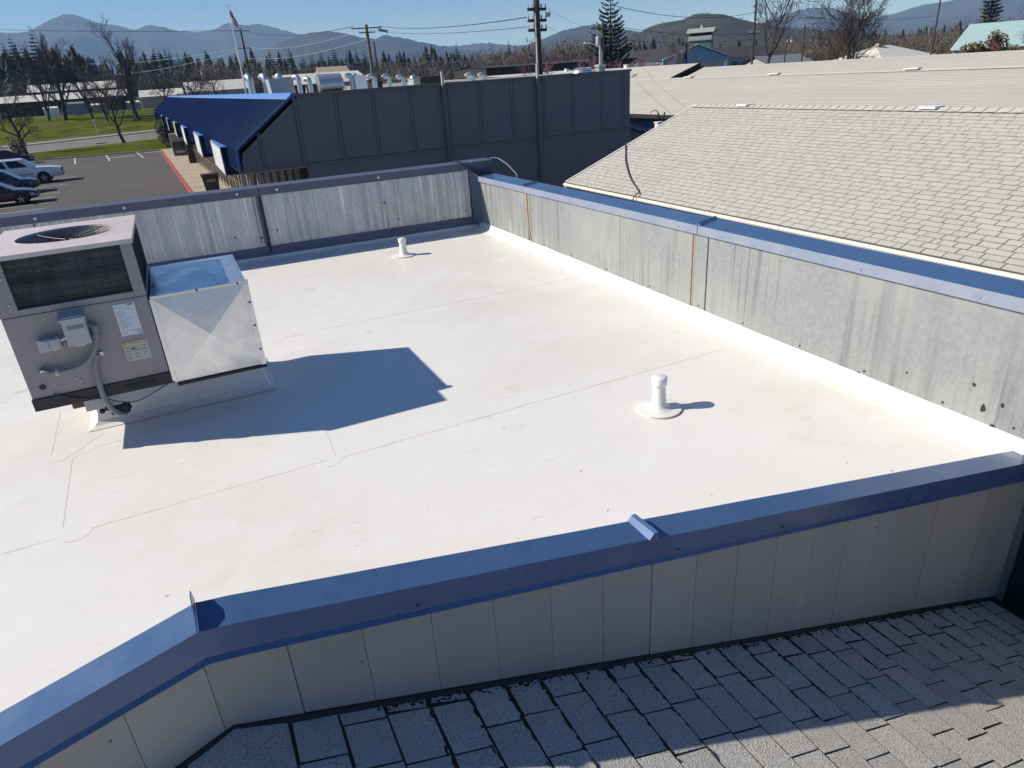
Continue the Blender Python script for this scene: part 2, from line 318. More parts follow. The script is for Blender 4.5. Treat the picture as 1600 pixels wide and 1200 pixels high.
# parking bay lines
pl = MB()
for y in (47.6, 50.3, 53.2, 55.8, 60.9, 66.5):
    pl.hexa([(-14, y-.4, GZ+.013), (-7.2, y+.15, GZ+.013), (-7.2, y+.27, GZ+.013), (-14, y-.28, GZ+.013), (-14, y-.4, GZ+.018), (-7.2, y+.15, GZ+.018), (-7.2, y+.27, GZ+.018), (-14, y-.28, GZ+.018)])
for x in (-9.2, -6.2, -3.2):
    pl.hexa([(x+.8, 80.5, GZ+.013), (x+.92, 80.5, GZ+.013), (x+.12, 89.5, GZ+.013), (x, 89.5, GZ+.013), (x+.8, 80.5, GZ+.018), (x+.92, 80.5, GZ+.018), (x+.12, 89.5, GZ+.018), (x, 89.5, GZ+.018)])
pl.box(-5.6, -3.2, 84.2, 84.6, GZ+.013, GZ+.018); pl.box(-2.3, -.3, 87.4, 87.8, GZ+.013, GZ+.018)
tag(pl.build('bay_lines', K['paint_white']), kind='structure')

# ------------------------------------------------------------------ the building we look down on: white roof
def xw(y): return 4.447+.0176*y                # inner face of the right parapet
def zw(y): return 1.02-.0135*y                 # its top
def yb(x): return 11.17+.0353*(4.63-x)         # inner face of the back parapet
body = thing('shop_block', 'low building body under the white flat roof', 'building', (-2, 6.5, GZ))
MB().prism([(-8, 2.02, GZ), (xw(2)+.05, 2.02, GZ), (xw(11)+.05, 11.18, GZ), (-8, 11.5, GZ)], (0, 0, 2.985)).build('wall', K['siding'], body, recalc=True)
roof = thing('flat_roof', 'white membrane flat roof with thin dirty seam lines', 'roof', (0, 6.5, 0))
def mz(x, y): return -.005+.004*noise.noise((x*.55, y*.55, 3))
SEAM = [(1.99, 4.44), (4.438, 7.36), (7.358, 10.37), (10.368, 11.65)]
for k, (y0, y1) in enumerate(SEAM):
    m = MB(); nx, ny = 46, 12
    vs = []
    for j in range(ny+1):
        for i in range(nx+1):
            u = i/nx; v = j/ny; x = -8+u*(xw(6)+.10+8); y = y0+(y1-y0)*v
            z = mz(x, y)
            vs.append((x, y, z))
    m.add(vs, [(j*(nx+1)+i, j*(nx+1)+i+1, (j+1)*(nx+1)+i+1, (j+1)*(nx+1)+i) for j in range(ny) for i in range(nx)])
    m.build('membrane_sheet', K['tpo'], roof, smooth=True)
def ribbon(name, pts, w, m, h=.0008):
    mb = MB(); pts = [Vector((p[0], p[1], 0)) for p in pts]
    for i in range(len(pts)-1):
        a, b = pts[i], pts[i+1]; d = (b-a); n = Vector((-d.y, d.x, 0)).normalized()*w*(.6+.8*abs(noise.noise((a.x*7, a.y*7, 2))))
        za, zb_ = mz(a.x, a.y), mz(b.x, b.y); Z = lambda z: Vector((0, 0, z))
        mb.hexa([a-n+Z(za-.01), b-n+Z(zb_-.01), b+n+Z(zb_-.01), a+n+Z(za-.01), a-n+Z(za+h), b-n+Z(zb_+h), b+n+Z(zb_+h), a+n+Z(za+h)])
    return mb.build(name, m, roof)
def line(x0, y0, x1, y1, n=60, wob=.006):
    return [(x0+(x1-x0)*i/n+0, y0+(y1-y0)*i/n+wob*noise.noise((i*.35, x0, y0))) for i in range(n+1)]
ribbon('seam', line(.60, 4.41, 4.17, 4.46, 70), .0036, K['seam'])
ribbon('seam', line(-8, 4.36, -1.18, 4.39, 70), .0036, K['seam'])
ribbon('seam', line(-.98, 4.40, .50, 4.43, 40), .0036, K['seam'])
ribbon('seam', line(.69, 7.33, 4.36, 7.35, 70), .0042, K['seam'])
ribbon('seam', line(-8, 7.30, -1.6, 7.32, 60), .0042, K['seam'])
ribbon('seam', line(4.25, 2.2, 4.23, 4.6, 40), .0020, K['seam_faint'])
ribbon('seam', line(4.23, 4.7, 4.34, 7.4, 40), .0020, K['seam_faint'])
ribbon('seam', line(4.34, 7.4, 4.40, 10.4, 40), .0020, K['seam_faint'])
ribbon('seam', line(-1.16, 4.51, -1.195, 5.53, 24), .004, K['seam_faint'])
ribbon('seam', line(-1.35, 5.68, -1.38, 6.6, 24), .004, K['seam_faint'])
ribbon('seam', line(.575, 4.47, .592, 4.86, 12), .004, K['seam_faint'])
def arc(cx, cy, r, a0, a1, n=14): return [(cx+r*math.cos(a0+(a1-a0)*i/n), cy+r*math.sin(a0+(a1-a0)*i/n)) for i in range(n+1)]
ribbon('patch_edge', arc(-1.08, 4.40, .10, -2.2, .1), .0024, K['seam'])
ribbon('patch_edge', arc(.52, 4.42, .09, -2.3, 0), .0024, K['seam'])
ribbon('patch_edge', [(-1.35, 5.52), (-1.27, 5.525), (-1.18, 5.62), (-1.09, 5.76), (-1.0, 5.87)], .0024, K['seam'])
ribbon('patch_edge', [(-1.19, 5.54), (-1.10, 5.56), (-1.03, 5.64), (-.6, 5.66), (-.2, 5.68)], .0024, K['seam'])
ribbon('patch_edge', [(.52, 7.15), (.60, 7.26), (.70, 7.33)], .004, K['seam_faint'])
# scattered leaf bits, scuffs on the membrane
random.seed(5)
sc = MB()
for i in range(40):
    x = random.uniform(-3, 4.2); y = 2.3+random.random()**1.6*7.5; a = random.uniform(-.9, .6); l = random.uniform(.005, .014); w = random.uniform(.0012, .003)
    d = Vector((math.cos(a), math.sin(a), 0)); n = Vector((-d.y, d.x, 0))
    sc.cbox((x, y, mz(x, y)+.001), d*l, n*w, Vector((0, 0, .0016)))
tag(sc.build('leaf_litter', K['seam'], roof), kind='stuff')
# cant strips: membrane turned up along the walls
def cant(name, pts_fn, n, flip=False, hs=1.0):
    m = MB(); prof = [(d, z*hs) for d, z in ((.20, -.004), (.12, .005), (.07, .020), (.03, .05), (.008, .10), (-.03, .105))]
    vs = []
    for i in range(n+1):
        p, nv = pts_fn(i/n)
        for d, z in prof: q = Vector(p)+Vector(nv)*d; vs.append((q.x, q.y, z+.002*noise.noise((q.x*4, q.y*4, 1))))
    k = len(prof); fs = [(i*k+j, i*k+j+1, (i+1)*k+j+1, (i+1)*k+j) for i in range(n) for j in range(k-1)]
    if flip: fs = [tuple(reversed(f)) for f in fs]
    m.add(vs, fs); return m.build(name, K['tpo'], roof, smooth=True)
cant('upturn', lambda t: ((xw(2.0+9.16*t), 2.0+9.16*t, 0), (-1, 0, 0)), 60, True)
cant('upturn', lambda t: ((4.66-12.6*t, yb(4.66-12.6*t), 0), (0, -1, 0)), 60, True, .55)

# ------------------------------------------------------------------ right parapet (sunlit galvanised)
rp = thing('parapet_wall', 'sunlit weathered galvanised parapet wall with rust streaked joints and blue cap', 'wall', (4.7, 6, 0))
Y0, Y1 = -1.2, 11.18
MB().prism([(xw(Y0)+.03, Y0, GZ), (xw(Y0)+.27, Y0, GZ), (xw(Y1)+.27, Y1, GZ), (xw(Y1)+.03, Y1, GZ)], (0, 0, 3.80)).build('core', K['siding'], rp, recalc=True)
def wall_panel(y0, y1, zlo=.085):
    m = MB(); nu = max(2, int((y1-y0)*6)); nv = 6; vs = []
    for j in range(nv+1):
        for i in range(nu+1):
            y = y0+(y1-y0)*i/nu; z0 = zlo; z1 = zw(y)-.05; z = z0+(z1-z0)*j/nv
            e = min(1, 6*min(i/nu, 1-i/nu)); vs.append((xw(y)+.006*e*noise.noise((y*1.3, z*1.6, 4))-.002, y, z))
    m.add(vs, [(j*(nu+1)+i, (j+1)*(nu+1)+i, (j+1)*(nu+1)+i+1, j*(nu+1)+i+1) for j in range(nv) for i in range(nu)])
    b = len(m.v); # folded side edges back to the core
    for ys in (y0, y1): m.hexa([(xw(ys)-.001, ys-.004, zlo), (xw(ys)+.04, ys-.004, zlo), (xw(ys)+.04, ys+.004, zlo), (xw(ys)-.001, ys+.004, zlo)] + [(xw(ys)-.001, ys-.004, zw(ys)-.06), (xw(ys)+.04, ys-.004, zw(ys)-.06), (xw(ys)+.04, ys+.004, zw(ys)-.06), (xw(ys)-.001, ys+.004, zw(ys)-.06)])
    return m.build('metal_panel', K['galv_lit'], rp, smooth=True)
for a, b in ((2.0, 5.14), (5.165, 5.36), (5.39, 9.16), (9.21, 11.05)): wall_panel(a, b)
MB().box(xw(2)-.002, xw(2)+.02, -1.2, 1.9, -1.6, .93).build('side_cladding', K['black'], rp)
def strip(y, w, m, name, lean=0, proud=.004, z1=None):
    mb = MB(); n = 8; z1 = z1 or zw(y)-.09
    for i in range(n):
        za = .09+(z1-.09)*i/n; zb = .09+(z1-.09)*(i+1)/n; ya = y-lean*(1-i/n)**3; yc = y-lean*(1-(i+1)/n)**3
        mb.hexa([(xw(y)-proud, ya-w, za), (xw(y)+.02, ya-w, za), (xw(y)+.02, ya+w, za), (xw(y)-proud, ya+w, za), (xw(y)-proud, yc-w, zb), (xw(y)+.02, yc-w, zb), (xw(y)+.02, yc+w, zb), (xw(y)-proud, yc+w, zb)])
    mb.build(name, m, rp)
strip(5.375, .013, K['rust'], 'rusty_joint'); strip(5.355, .008, K['tan_edge'], 'joint_edge', proud=.005)
strip(5.152, .004, K['tar'], 'panel_gap', proud=.001)
strip(9.19, .022, K['rust'], 'rusty_joint', .10); strip(9.152, .015, K['tan_edge'], 'joint_edge', .10, .006); strip(9.228, .010, K['tan_edge'], 'joint_edge', .10, .005)
# paint chips near the foot, screws
random.seed(11)
def blob(cx, cy, cz, r, m, parent, name='paint_chip', n=9, ax='x'):
    mb = MB(); pts = []
    for k in range(n):
        a = 2*math.pi*k/n; q = r*random.uniform(.45, 1.25); u, v = q*math.cos(a)*.6, q*math.sin(a)
        pts.append((cx, cy+u, cz+v) if ax == 'x' else (cx+u, cy, cz+v))
    mb.prism(pts, (-.004, 0, 0) if ax == 'x' else (0, -.004, 0)).build(name, m, parent, recalc=True)
for y, z, r in ((2.33, .20, .030), (2.25, .105, .026), (2.42, .34, .022), (2.22, .27, .018), (2.9, .25, .010), (3.3, .10, .010), (2.12, .15, .012)):
    blob(xw(y)-.003, y, z, r, K['tar'], rp)
def screw(c, axis, parent, r=.011, m=None):
    a = Vector(axis).normalized(); mb = MB(); c = Vector(c)
    mb.tube([c-a*.004, c+a*.004, c+a*.007], [r, r, r*.55], 8); return mb.build('screw', m or K['zinc'], parent)
for y in (2.6, 3.25, 3.9, 4.6, 5.25, 6.1, 7.0, 7.9, 8.7, 10.0): screw((xw(y)-.004, y, .135), (-1, 0, 0), rp, .008, K['tar'])
# cap of the right parapet in three lengths, with a turned-down inner face
def cap_right(y0, y1):
    m = MB(); n = 10
    def ring(y):
        x = xw(y); z = zw(y)
        return [(x-.022, y, z-.082), (x-.018, y, z), (x+.30, y, z+.012), (x+.304, y, z-.12), (x+.294, y, z-.12), (x+.29, y, z-.02), (x-.006, y, z-.02), (x-.012, y, z-.082)]
    vs = []
    for i in range(n+1): vs += ring(y0+(y1-y0)*i/n)
    k = 8; fs = [(i*k+j, (i+1)*k+j, (i+1)*k+(j+1) % k, i*k+(j+1) % k) for i in range(n) for j in range(k)]
    fs += [tuple(range(k)), tuple(range(n*k+k-1, n*k-1, -1))]
    m.add(vs, fs); o = m.build('cap', K['blue'], rp, recalc=True)
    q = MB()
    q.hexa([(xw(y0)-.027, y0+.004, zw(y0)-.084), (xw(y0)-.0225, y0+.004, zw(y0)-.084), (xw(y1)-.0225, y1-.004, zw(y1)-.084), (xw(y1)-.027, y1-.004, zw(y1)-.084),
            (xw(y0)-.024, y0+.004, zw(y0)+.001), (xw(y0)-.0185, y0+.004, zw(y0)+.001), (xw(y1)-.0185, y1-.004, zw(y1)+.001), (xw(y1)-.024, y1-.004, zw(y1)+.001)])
    q.build('cap_face', K['blue_bounce_lit'], o)  # inner face: reflected light carried by the paler colour
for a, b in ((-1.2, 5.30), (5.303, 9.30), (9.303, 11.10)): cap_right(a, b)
for y in (5.30, 9.30):      # raised joint covers
    MB().prism([(xw(y)-.02, y-.05, zw(y)+.003), (xw(y)-.02, y, zw(y)+.032), (xw(y)-.02, y+.012, zw(y)+.003)], (.325, .12, .004)).build('joint_cover', K['blue'], rp, recalc=True)
for y in (2.5, 3.4, 4.2, 4.95, 5.6, 7.0, 8.2, 9.6): screw((xw(y)-.028, y, zw(y)-.05), (-1, 0, 0), rp, .007)

# ------------------------------------------------------------------ back parapet (shaded galvanised)
bp = thing('parapet_wall', 'shaded streaky galvanised parapet wall with slate blue cap and a vertical joint', 'wall', (-1.5, 11.1, 0))
XL, XR = -8.0, 4.95
ZB = 1.095
MB().hexa([(XL, yb(XL)+.02, GZ), (XR, yb(XR)+.02, GZ), (XR, yb(XR)+.25, GZ), (XL, yb(XL)+.25, GZ), (XL, yb(XL)+.02, 1.04), (XR, yb(XR)+.02, 1.04), (XR, yb(XR)+.25, 1.04), (XL, yb(XL)+.25, 1.04)]).build('core', K['blue_grey'], bp)
def back_panel(x0, x1):
    m = MB(); nu = max(2, int((x1-x0)*6)); nv = 6; vs = []
    for j in range(nv+1):
        for i in range(nu+1):
            x = x0+(x1-x0)*i/nu; z = .165+(.87)*j/nv; e = min(1, 6*min(i/nu, 1-i/nu))
            rag = .022*noise.noise((z*9, 3, 1)) if (i == nu and x1 > 4) else 0
            vs.append((x+rag, yb(x)-.002+.008*e*noise.noise((x*1.2, z*1.5, 9)), z))
    m.add(vs, [(j*(nu+1)+i, j*(nu+1)+i+1, (j+1)*(nu+1)+i+1, (j+1)*(nu+1)+i) for j in range(nv) for i in range(nu)])
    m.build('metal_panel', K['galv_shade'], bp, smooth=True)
for a, b in ((-8, -4.6), (-4.58, -1.9), (-1.88, 1.04), (1.10, 4.50)): back_panel(a, b)
MB().hexa([(1.085, yb(1)-.022, .1), (1.115, yb(1)-.022, .1), (1.115, yb(1)+.02, .1), (1.085, yb(1)+.02, .1), (1.085, yb(1)-.022, 1.02), (1.115, yb(1)-.022, 1.02), (1.115, yb(1)+.02, 1.02), (1.085, yb(1)+.02, 1.02)]).build('joint_bar', K['tar'], bp)
for dx in (.985, 1.03):
    MB().box(dx-.004, dx+.004, yb(1)-.008, yb(1)+.01, .24, 1.0).build('panel_gap', K['tar'], bp)
rg = MB(); random.seed(3)
for i in range(26):        # tar run down the ragged right edge
    z = .22+.82*i/25; x = 4.52+.02*noise.noise((z*9, 3, 1)); w = random.uniform(.012, .03)
    rg.box(x-w*.5, x+w, yb(4.5)-.012, yb(4.5)+.01, z-.02, z+.02)
rg.build('tar_run', K['tar'], bp)
for x0, x1 in ((-8, 1.095), (1.10, 4.70)):
    m = MB(); m.hexa([(x0, yb(x0)-.012, .04), (x1, yb(x1)-.012, .04), (x1, yb(x1)+.03, .04), (x0, yb(x0)+.03, .04), (x0, yb(x0)-.008, .20), (x1, yb(x1)-.008, .20), (x1, yb(x1)+.03, .20), (x0, yb(x0)+.03, .20)])
    m.build('base_flashing', K['blue_grey'], bp)
def cap_back(x0, x1, lift=0):
    m = MB(); n = 8; vs = []
    for i in range(n+1):
        x = x0+(x1-x0)*i/n; y = yb(x); z = ZB+lift
        vs += [(x, y-.028, z-.125), (x, y-.022, z-.005), (x, y+.28, z+.004), (x, y+.284, z-.12), (x, y+.274, z-.12), (x, y+.27, z-.02), (x, y-.012, z-.022), (x, y-.018, z-.125)]
    k = 8; m.add(vs, [(i*k+j, i*k+(j+1) % k, (i+1)*k+(j+1) % k, (i+1)*k+j) for i in range(n) for j in range(k)] + [tuple(range(k-1, -1, -1)), tuple(range(n*k, n*k+k))])
    m.build('cap', K['slate_blue'], bp, recalc=True)
cap_back(-8, -2.4); cap_back(-2.395, 1.095); cap_back(1.102, 4.40, .003); cap_back(4.38, 4.95, .012)
for x in (-1.85, -.75, .78, 1.36, 2.95, 4.55): screw((x, yb(x)-.03, ZB-.06 if x < 4 else ZB+.02), (0, -1, 0), bp, .02)
for x, z in ((1.0, .34), (1.25, .42), (3.0, .62), (3.2, .33), (.62, .40), (4.4, .3)): screw((x, yb(x)-.008, z), (0, -1, 0), bp, .014, K['tar'])
# return board in the corner, and cables over it
MB().hexa([(4.52, yb(4.5)-.03, .08), (4.66, 11.0, .085), (4.70, 11.05, .085), (4.56, yb(4.5)+.02, .08), (4.50, yb(4.5)-.03, 1.0), (4.63, 11.0, .86), (4.70, 11.05, .86), (4.56, yb(4.5)+.02, 1.0)]).build('corner_board', K['blue_grey'], bp)
cb = MB(); cb.tube([(4.36, 11.4, 1.115), (4.36, 11.17, 1.125), (4.42, 11.13, 1.06), (4.55, 11.10, 1.0), (4.70, 11.06, .93), (4.9, 11.05, .905)], .012, 6)
tag(cb.build('cable', K['wire'], loc=(4.36, 11.2, 1.12)), 'black cable draped over the corner of the slate blue cap', 'cable')
cb = MB(); cb.tube([(4.93, 11.25, 1.085), (5.0, 11.28, 1.12), (5.1, 11.2, 1.10), (5.2, 11.05, 1.0), (5.28, 10.9, .85), (5.3, 10.8, .4), (5.3, 10.8, GZ+.005)], .009, 6)
tag(cb.build('cable', K['cable_pale'], loc=(4.93, 11.0, 1.09)), 'thin pale cable looping out beside the parapet corner', 'cable')
# ------------------------------------------------------------------ near parapet: grey board siding under a blue cap
YF = 1.945                                            # face of the siding
def zc(x): return .915-.19*(x+.262) if x > -.262 else .915-.27*(-.262-x)
def zr(x): return .445-.331*(x+.26) if x > -.26 else .445-.40*(-.26-x)     # shingle slope at its foot
npw = thing('parapet_wall', 'low grey board parapet with a bent blue metal cap above the shingle slope', 'wall', (2, 2.0, .2))
core = MB(); xs = [-3.2, -.262, xw(2)-.01]
core.prism([(xs[0], YF+.004, zr(xs[0])-.3), (xs[1], YF+.004, zr(xs[1])-.3), (xs[2], YF+.004, zr(xs[2])-.3), (xs[2], YF+.004, zc(xs[2])-.02), (xs[1], YF+.004, zc(xs[1])-.02), (xs[0], YF+.004, zc(xs[0])-.02)], (0, .075, 0))
core.build('core', K['siding_gap'], npw, recalc=True)
# boards, ~0.254 m apart, every sixth joint open
GW = .2545; x = -3.15; k = 0; random.seed(2)
jx = []
x = 1.24-GW*17
while x < xw(2)-.02:
    x1 = min(x+GW, xw(2)-.012)
    if x1-x > .03:
        m = MB(); g = .0012 if (k % 6) else .004; d = random.uniform(-.0012, .0012) + (-.002 if (k//6) % 2 else 0)
        a, b = x+g, x1-.0012
        pts = [(a, YF+d, zr(a)-.05), (b, YF+d, zr(b)-.05), (b, YF+d, zc(b)-.06)] + ([(-.262, YF+d, zc(-.262)-.06)] if a < -.262 < b else []) + [(a, YF+d, zc(a)-.06)]
        m.prism(pts, (0, .02, 0)); m.build('siding_board', K['siding'], npw, recalc=True)
    x = x1; k += 1
# dark foot flashing
ff = MB()
for a, b in ((-3.0, -.26), (-.26, xw(2)-.02)):
    ff.hexa([(a, YF-.03, zr(a)-.02), (b, YF-.03, zr(b)-.02), (b, YF+.01, zr(b)-.02), (a, YF+.01, zr(a)-.02), (a, YF-.012, zr(a)+.022), (b, YF-.012, zr(b)+.022), (b, YF+.01, zr(b)+.022), (a, YF+.01, zr(a)+.022)])
ff.build('foot_flashing', K['tar'], npw)
def cap_near(x0, x1, lift=0):
    m = MB(); n = 16; vs = []
    for i in range(n+1):
        x = x0+(x1-x0)*i/n; z = zc(x)+lift; w = .0016*noise.noise((x*3, 1, 2))
        vs += [(x, 1.912, z-.130), (x, 1.924, z-.112), (x, 1.920+w, z), (x, 2.062+w, z+.006), (x, 2.066, z-.10), (x, 2.056, z-.10), (x, 2.052, z-.012), (x, 1.932, z-.014), (x, 1.934, z-.11), (x, 1.920, z-.134)]
    k = 10; m.add(vs, [(i*k+j, i*k+(j+1) % k, (i+1)*k+(j+1) % k, (i+1)*k+j) for i in range(n) for j in range(k)] + [tuple(range(k-1, -1, -1)), tuple(range(n*k, n*k+k))])
    return m.build('cap', K['blue'], npw, recalc=True)
cap_near(-3.2, -.262, -.001); cap_near(-.274, 1.50, .001); cap_near(1.47, xw(2)-.025, -.002)
# standing joint fin at the bend and folded joint cover farther down
fin = MB(); a = Vector((-.268, 1.915, zc(-.27)))
fin.prism([(-.272, 1.913, .918), (-.272, 2.075, .922), (-.276, 2.082, .955), (-.274, 2.03, .968), (-.272, 1.985, .964), (-.270, 1.955, .950), (-.270, 1.93, .943), (-.270, 1.913, .928)], (.004, 0, 0))
fin.build('joint_fin', K['blue'], npw, recalc=True)
fd = MB(); fd.prism([(1.505, 1.912, .576), (1.455, 1.912, .590), (1.478, 1.912, .617), (1.500, 1.912, .619)], (-.01, .155, .002))
fd.build('joint_cover', K['blue_mid'], npw, recalc=True)
for x in (.43, 1.62, 2.25, 3.05, 3.2): screw((x, 1.917, zc(x)-.085), (0, -1, 0), npw, .005, K['blue'])
for x, z in ((-.6, .60), (.2, .52), (3.0, .05)): screw((x, YF-.004, z), (0, -1, 0), npw, .0035, K['siding_gap'])

# ------------------------------------------------------------------ shingle fields
unit_cache = {}
def unit_shingle(mk):
    if mk not in unit_cache:
        m = MB(); m.hexa([(0, 0, 0), (1, 0, 0), (1, 1, 0), (0, 1, 0), (.004, 0, 1), (.996, 0, 1), (.996, 1, .35), (.004, 1, .35)])
        me = m.mesh('shingle'); me.materials.append(K[mk]); unit_cache[mk] = me
    return unit_cache[mk]
def shingle_field(root, mk, org, along, up, nrm, rows, expo, length, wmin, wmax, gap, thick, limit=300, eye=Vector((0, 0, 2.44)), clip=None, seed=1, gapfn=None, keep=None, gup=1.0):
    rnd = random.Random(seed); org = Vector(org); along = Vector(along).normalized(); up = Vector(up).normalized(); nrm = Vector(nrm).normalized()
    L = []
    for r in range(rows):
        s = -rnd.uniform(0, wmax)
        while s < length:
            w = rnd.uniform(wmin, wmax)
            if rnd.random() < .08: w *= .45
            a, b = max(0, s), min(length, s+w)
            if b-a > .03:
                p = org+along*a+up*(r*expo); c = p+along*(b-a)/2+up*expo/2
                if keep is None or keep(c):
                    g = gap*(gapfn(c) if gapfn else 1)
                    L.append(((c-eye).length, p, b-a, g, rnd.uniform(.8, 1.25), rnd.uniform(-.006, .006)))
            s += w
    L.sort(key=lambda q: q[0])
    off = world_offset(root); me = unit_shingle(mk); rest = MB()
    for i, (d, p, w, g, t, sk) in enumerate(L):
        ca = along*(w-g)+up*sk; cu = up*(expo-g*gup)
        if i < limit:
            o = bpy.data.objects.new('shingle', me); C.objects.link(o); o.parent = root
            q = p-off; n = nrm*thick*t
            o.matrix_basis = Matrix(((ca.x, cu.x, n.x, q.x), (ca.y, cu.y, n.y, q.y), (ca.z, cu.z, n.z, q.z), (0, 0, 0, 1)))
        else:
            n = nrm*thick*t
            rest.hexa([p, p+ca, p+ca+cu, p+cu, p+n, p+ca+n, p+ca+cu+n*.35, p+cu+n*.35])
    if rest.v: tag(rest.build('shingles', K[mk], root), kind='stuff')
    return len(L)

# near slope, under the camera
nr = thing('shingle_roof', 'grey granule shingle slope in the shade of the board parapet', 'roof', (2, 1.0, -.4))
pn = Vector((.331, 0, 1)).normalized()
deck = MB()
deck.prism([(-.26, -3, zr(-.26)-.002), (xw(0)-.005, -3, zr(xw(0))-.002), (xw(2)-.005, YF+.01, zr(xw(2))-.002), (-.26, YF+.01, zr(-.26)-.002)], (0, 0, -.15))
deck.prism([(-4.2, -3, zr(-4.2)-.002), (-.26, -3, zr(-.26)-.002), (-.26, YF+.01, zr(-.26)-.002), (-4.2, YF+.01, zr(-4.2)-.002)], (0, 0, -.15))
deck.build('deck', K['underlay_near'], nr, recalc=True)
MB().box(-4.1, xw(0)-.01, -3, YF, GZ, -1.75).build('wall', K['siding'], nr)
sl = math.sqrt(1+.331**2)
EX = .1655*sl
rows = int((xw(0)+.26)/.1655)
x_low = -.26+rows*.1655
def near_gap(c):
    d = YF-c.y
    return 1.0+1.0*max(0, 1-d/.45)*(0.2+1.2*random.random()) + .5*random.random()
random.seed(9)
shingle_field(nr, 'shingle_near', (x_low, -3, zr(x_low)), (0, 1, 0), (-1, 0, .331), pn, rows, EX, YF+3-.004, .16, .30, .0060, .0042, 300, seed=4, gup=1.35, gapfn=near_gap, eye=Vector((1.6, 1.6, 0)))
pn2 = Vector((-.40, 0, 1)).normalized(); sl2 = math.sqrt(1+.16)
shingle_field(nr, 'shingle_near', (-.26-.1655*20, -3, zr(-.26-.1655*20)), (0, 1, 0), (1, 0, .40), pn2, 20, .1655*sl2, YF+3-.004, .16, .30, .0065, .0075, 0, seed=6)
# ridge pieces along the hip under the camera
for i in range(16):
    y = YF-.27-i*.26
    m = MB(); m.add([(-.42, y, zr(-.42)+.012), (-.26, y, zr(-.26)+.02), (-.10, y, zr(-.10)+.012), (-.10, y+.26, zr(-.10)+.006), (-.26, y+.26, zr(-.26)+.014), (-.42, y+.26, zr(-.42)+.006),
                     (-.42, y, zr(-.42)), (-.10, y, zr(-.10)), (-.10, y+.26, zr(-.1)), (-.42, y+.26, zr(-.42))],
                    [(0, 1, 4, 5), (1, 2, 3, 4), (6, 7, 2, 1, 0), (9, 8, 3, 4, 5), (6, 0, 5, 9), (2, 7, 8, 3)])
    m.build('ridge_shingle', K['shingle_near'], nr, recalc=True)
# dark moss and grit caught in the joints along the wall
random.seed(21); ms = MB()
def grit(x, y, rx, ry, h=.006):
    n = 8; pts = []
    for k in range(n):
        a = 2*math.pi*k/n; q = random.uniform(.55, 1.25); px = x+q*rx*math.cos(a); pts.append((px, y+q*ry*math.sin(a), zr(px)+.0035))
    ms.add(pts+[(x, y, zr(x)+.004+h)], [(i, (i+1) % n, n) for i in range(n)])
for r in range(rows+1):
    xr = x_low-r*.1655
    if xr < .35: continue
    reach = .62*(.55+.45*random.random())
    y = YF-.02
    while y > YF-reach:
        d = (YF-y)/reach; ry = random.uniform(.012, .045); w = random.uniform(.005, .015)*(1.15-d)
        if random.random() < 1.05-.75*d: grit(xr+random.gauss(0, .003), y, w, ry, .007)
        y -= ry*random.uniform(.9, 1.7)
for i in range(420):
    x = random.uniform(.2, 4.4); grit(x, YF-.015-abs(random.gauss(0, .016)), random.uniform(.004, .014), random.uniform(.003, .009), .003)
tag(ms.build('moss', K['moss'], nr), kind='stuff')

# ------------------------------------------------------------------ roof-top unit
hv = thing('air_conditioner', 'mauve packaged rooftop air conditioner with galvanised duct on a white curb', 'air conditioner', (-.6, 6.0, .40))
HX0, HX1, HY0, HY1 = -1.30, -.385, 5.50, 6.65
ZM, ZT, ZL, ZB0 = 1.13, 1.552, .525, .433
lo = MB().box(HX0+.012, HX1, HY0, HY1, ZL, ZM).build('lower_cabinet', K['hvac'], hv, bevel=.006)
MB().box(HX0+.005, HX1+.02, HY0-.012, HY1+.01, ZB0, ZL).build('base_rail', K['black'], hv, bevel=.004)
MB().box(HX1-.32, HX1-.11, HY0-.016, HY0-.008, ZB0+.028, ZB0+.062).build('fork_slot', K['tar'], hv)
uc = MB()                                              # upper cabinet frame: posts and rails around the coil
for a, b, c, d in ((HX0, HX0+.125, HY0, HY0+.05), (HX1-.075, HX1, HY0, HY0+.05), (HX0, HX0+.06, HY1-.05, HY1), (HX1-.05, HX1, HY1-.05, HY1)): MB().box(a, b, c, d, ZM+.004, ZT-.03).build('corner_post', K['hvac'], hv, bevel=.003)
uc.box(HX0+.125, HX1-.075, HY0+.002, HY0+.05, ZM+.004, ZM+.046)
upf = uc.build('lower_rail', K['hvac'], hv, bevel=.003)
cl = MB(); cl.box(HX0+.10, HX1-.06, HY0+.035, HY0+.06, ZM+.04, ZT-.03); cl.build('coil', K['coil'], hv)
cl = MB(); cl.box(HX1-.03, HX1-.012, HY0+.05, HY1-.05, ZM+.01, ZT-.035); cl.build('side_coil', K['coil'], hv)
cl = MB(); cl.box(HX0+.012, HX0+.03, HY0+.05, HY1-.05, ZM+.01, ZT-.035); cl.box(HX0+.06, HX1-.05, HY1-.03, HY1-.012, ZM+.01, ZT-.035); cl.build('rear_coil', K['coil'], hv)
gr = MB()
for i in range(15): xx = HX0+.135+i*.0525; gr.box(xx-.0022, xx+.0022, HY0+.012, HY0+.0165, ZM+.045, ZT-.035)
for j in range(6): zz = ZM+.075+j*.056; gr.box(HX0+.12, HX1-.07, HY0+.0165, HY0+.0205, zz-.0018, zz+.0018)
gr.build('coil_guard', K['wire'], hv)
MB().box(HX0+.12, HX1-.07, HY0+.004, HY0+.012, (ZM+ZT)/2-.006, (ZM+ZT)/2+.004).build('guard_bar', K['wire'], hv)
sg = MB()
for j in range(9): zz = ZM+.04+j*.043; sg.box(HX1-.010, HX1-.004, HY0+.05, HY1-.05, zz-.003, zz+.003)
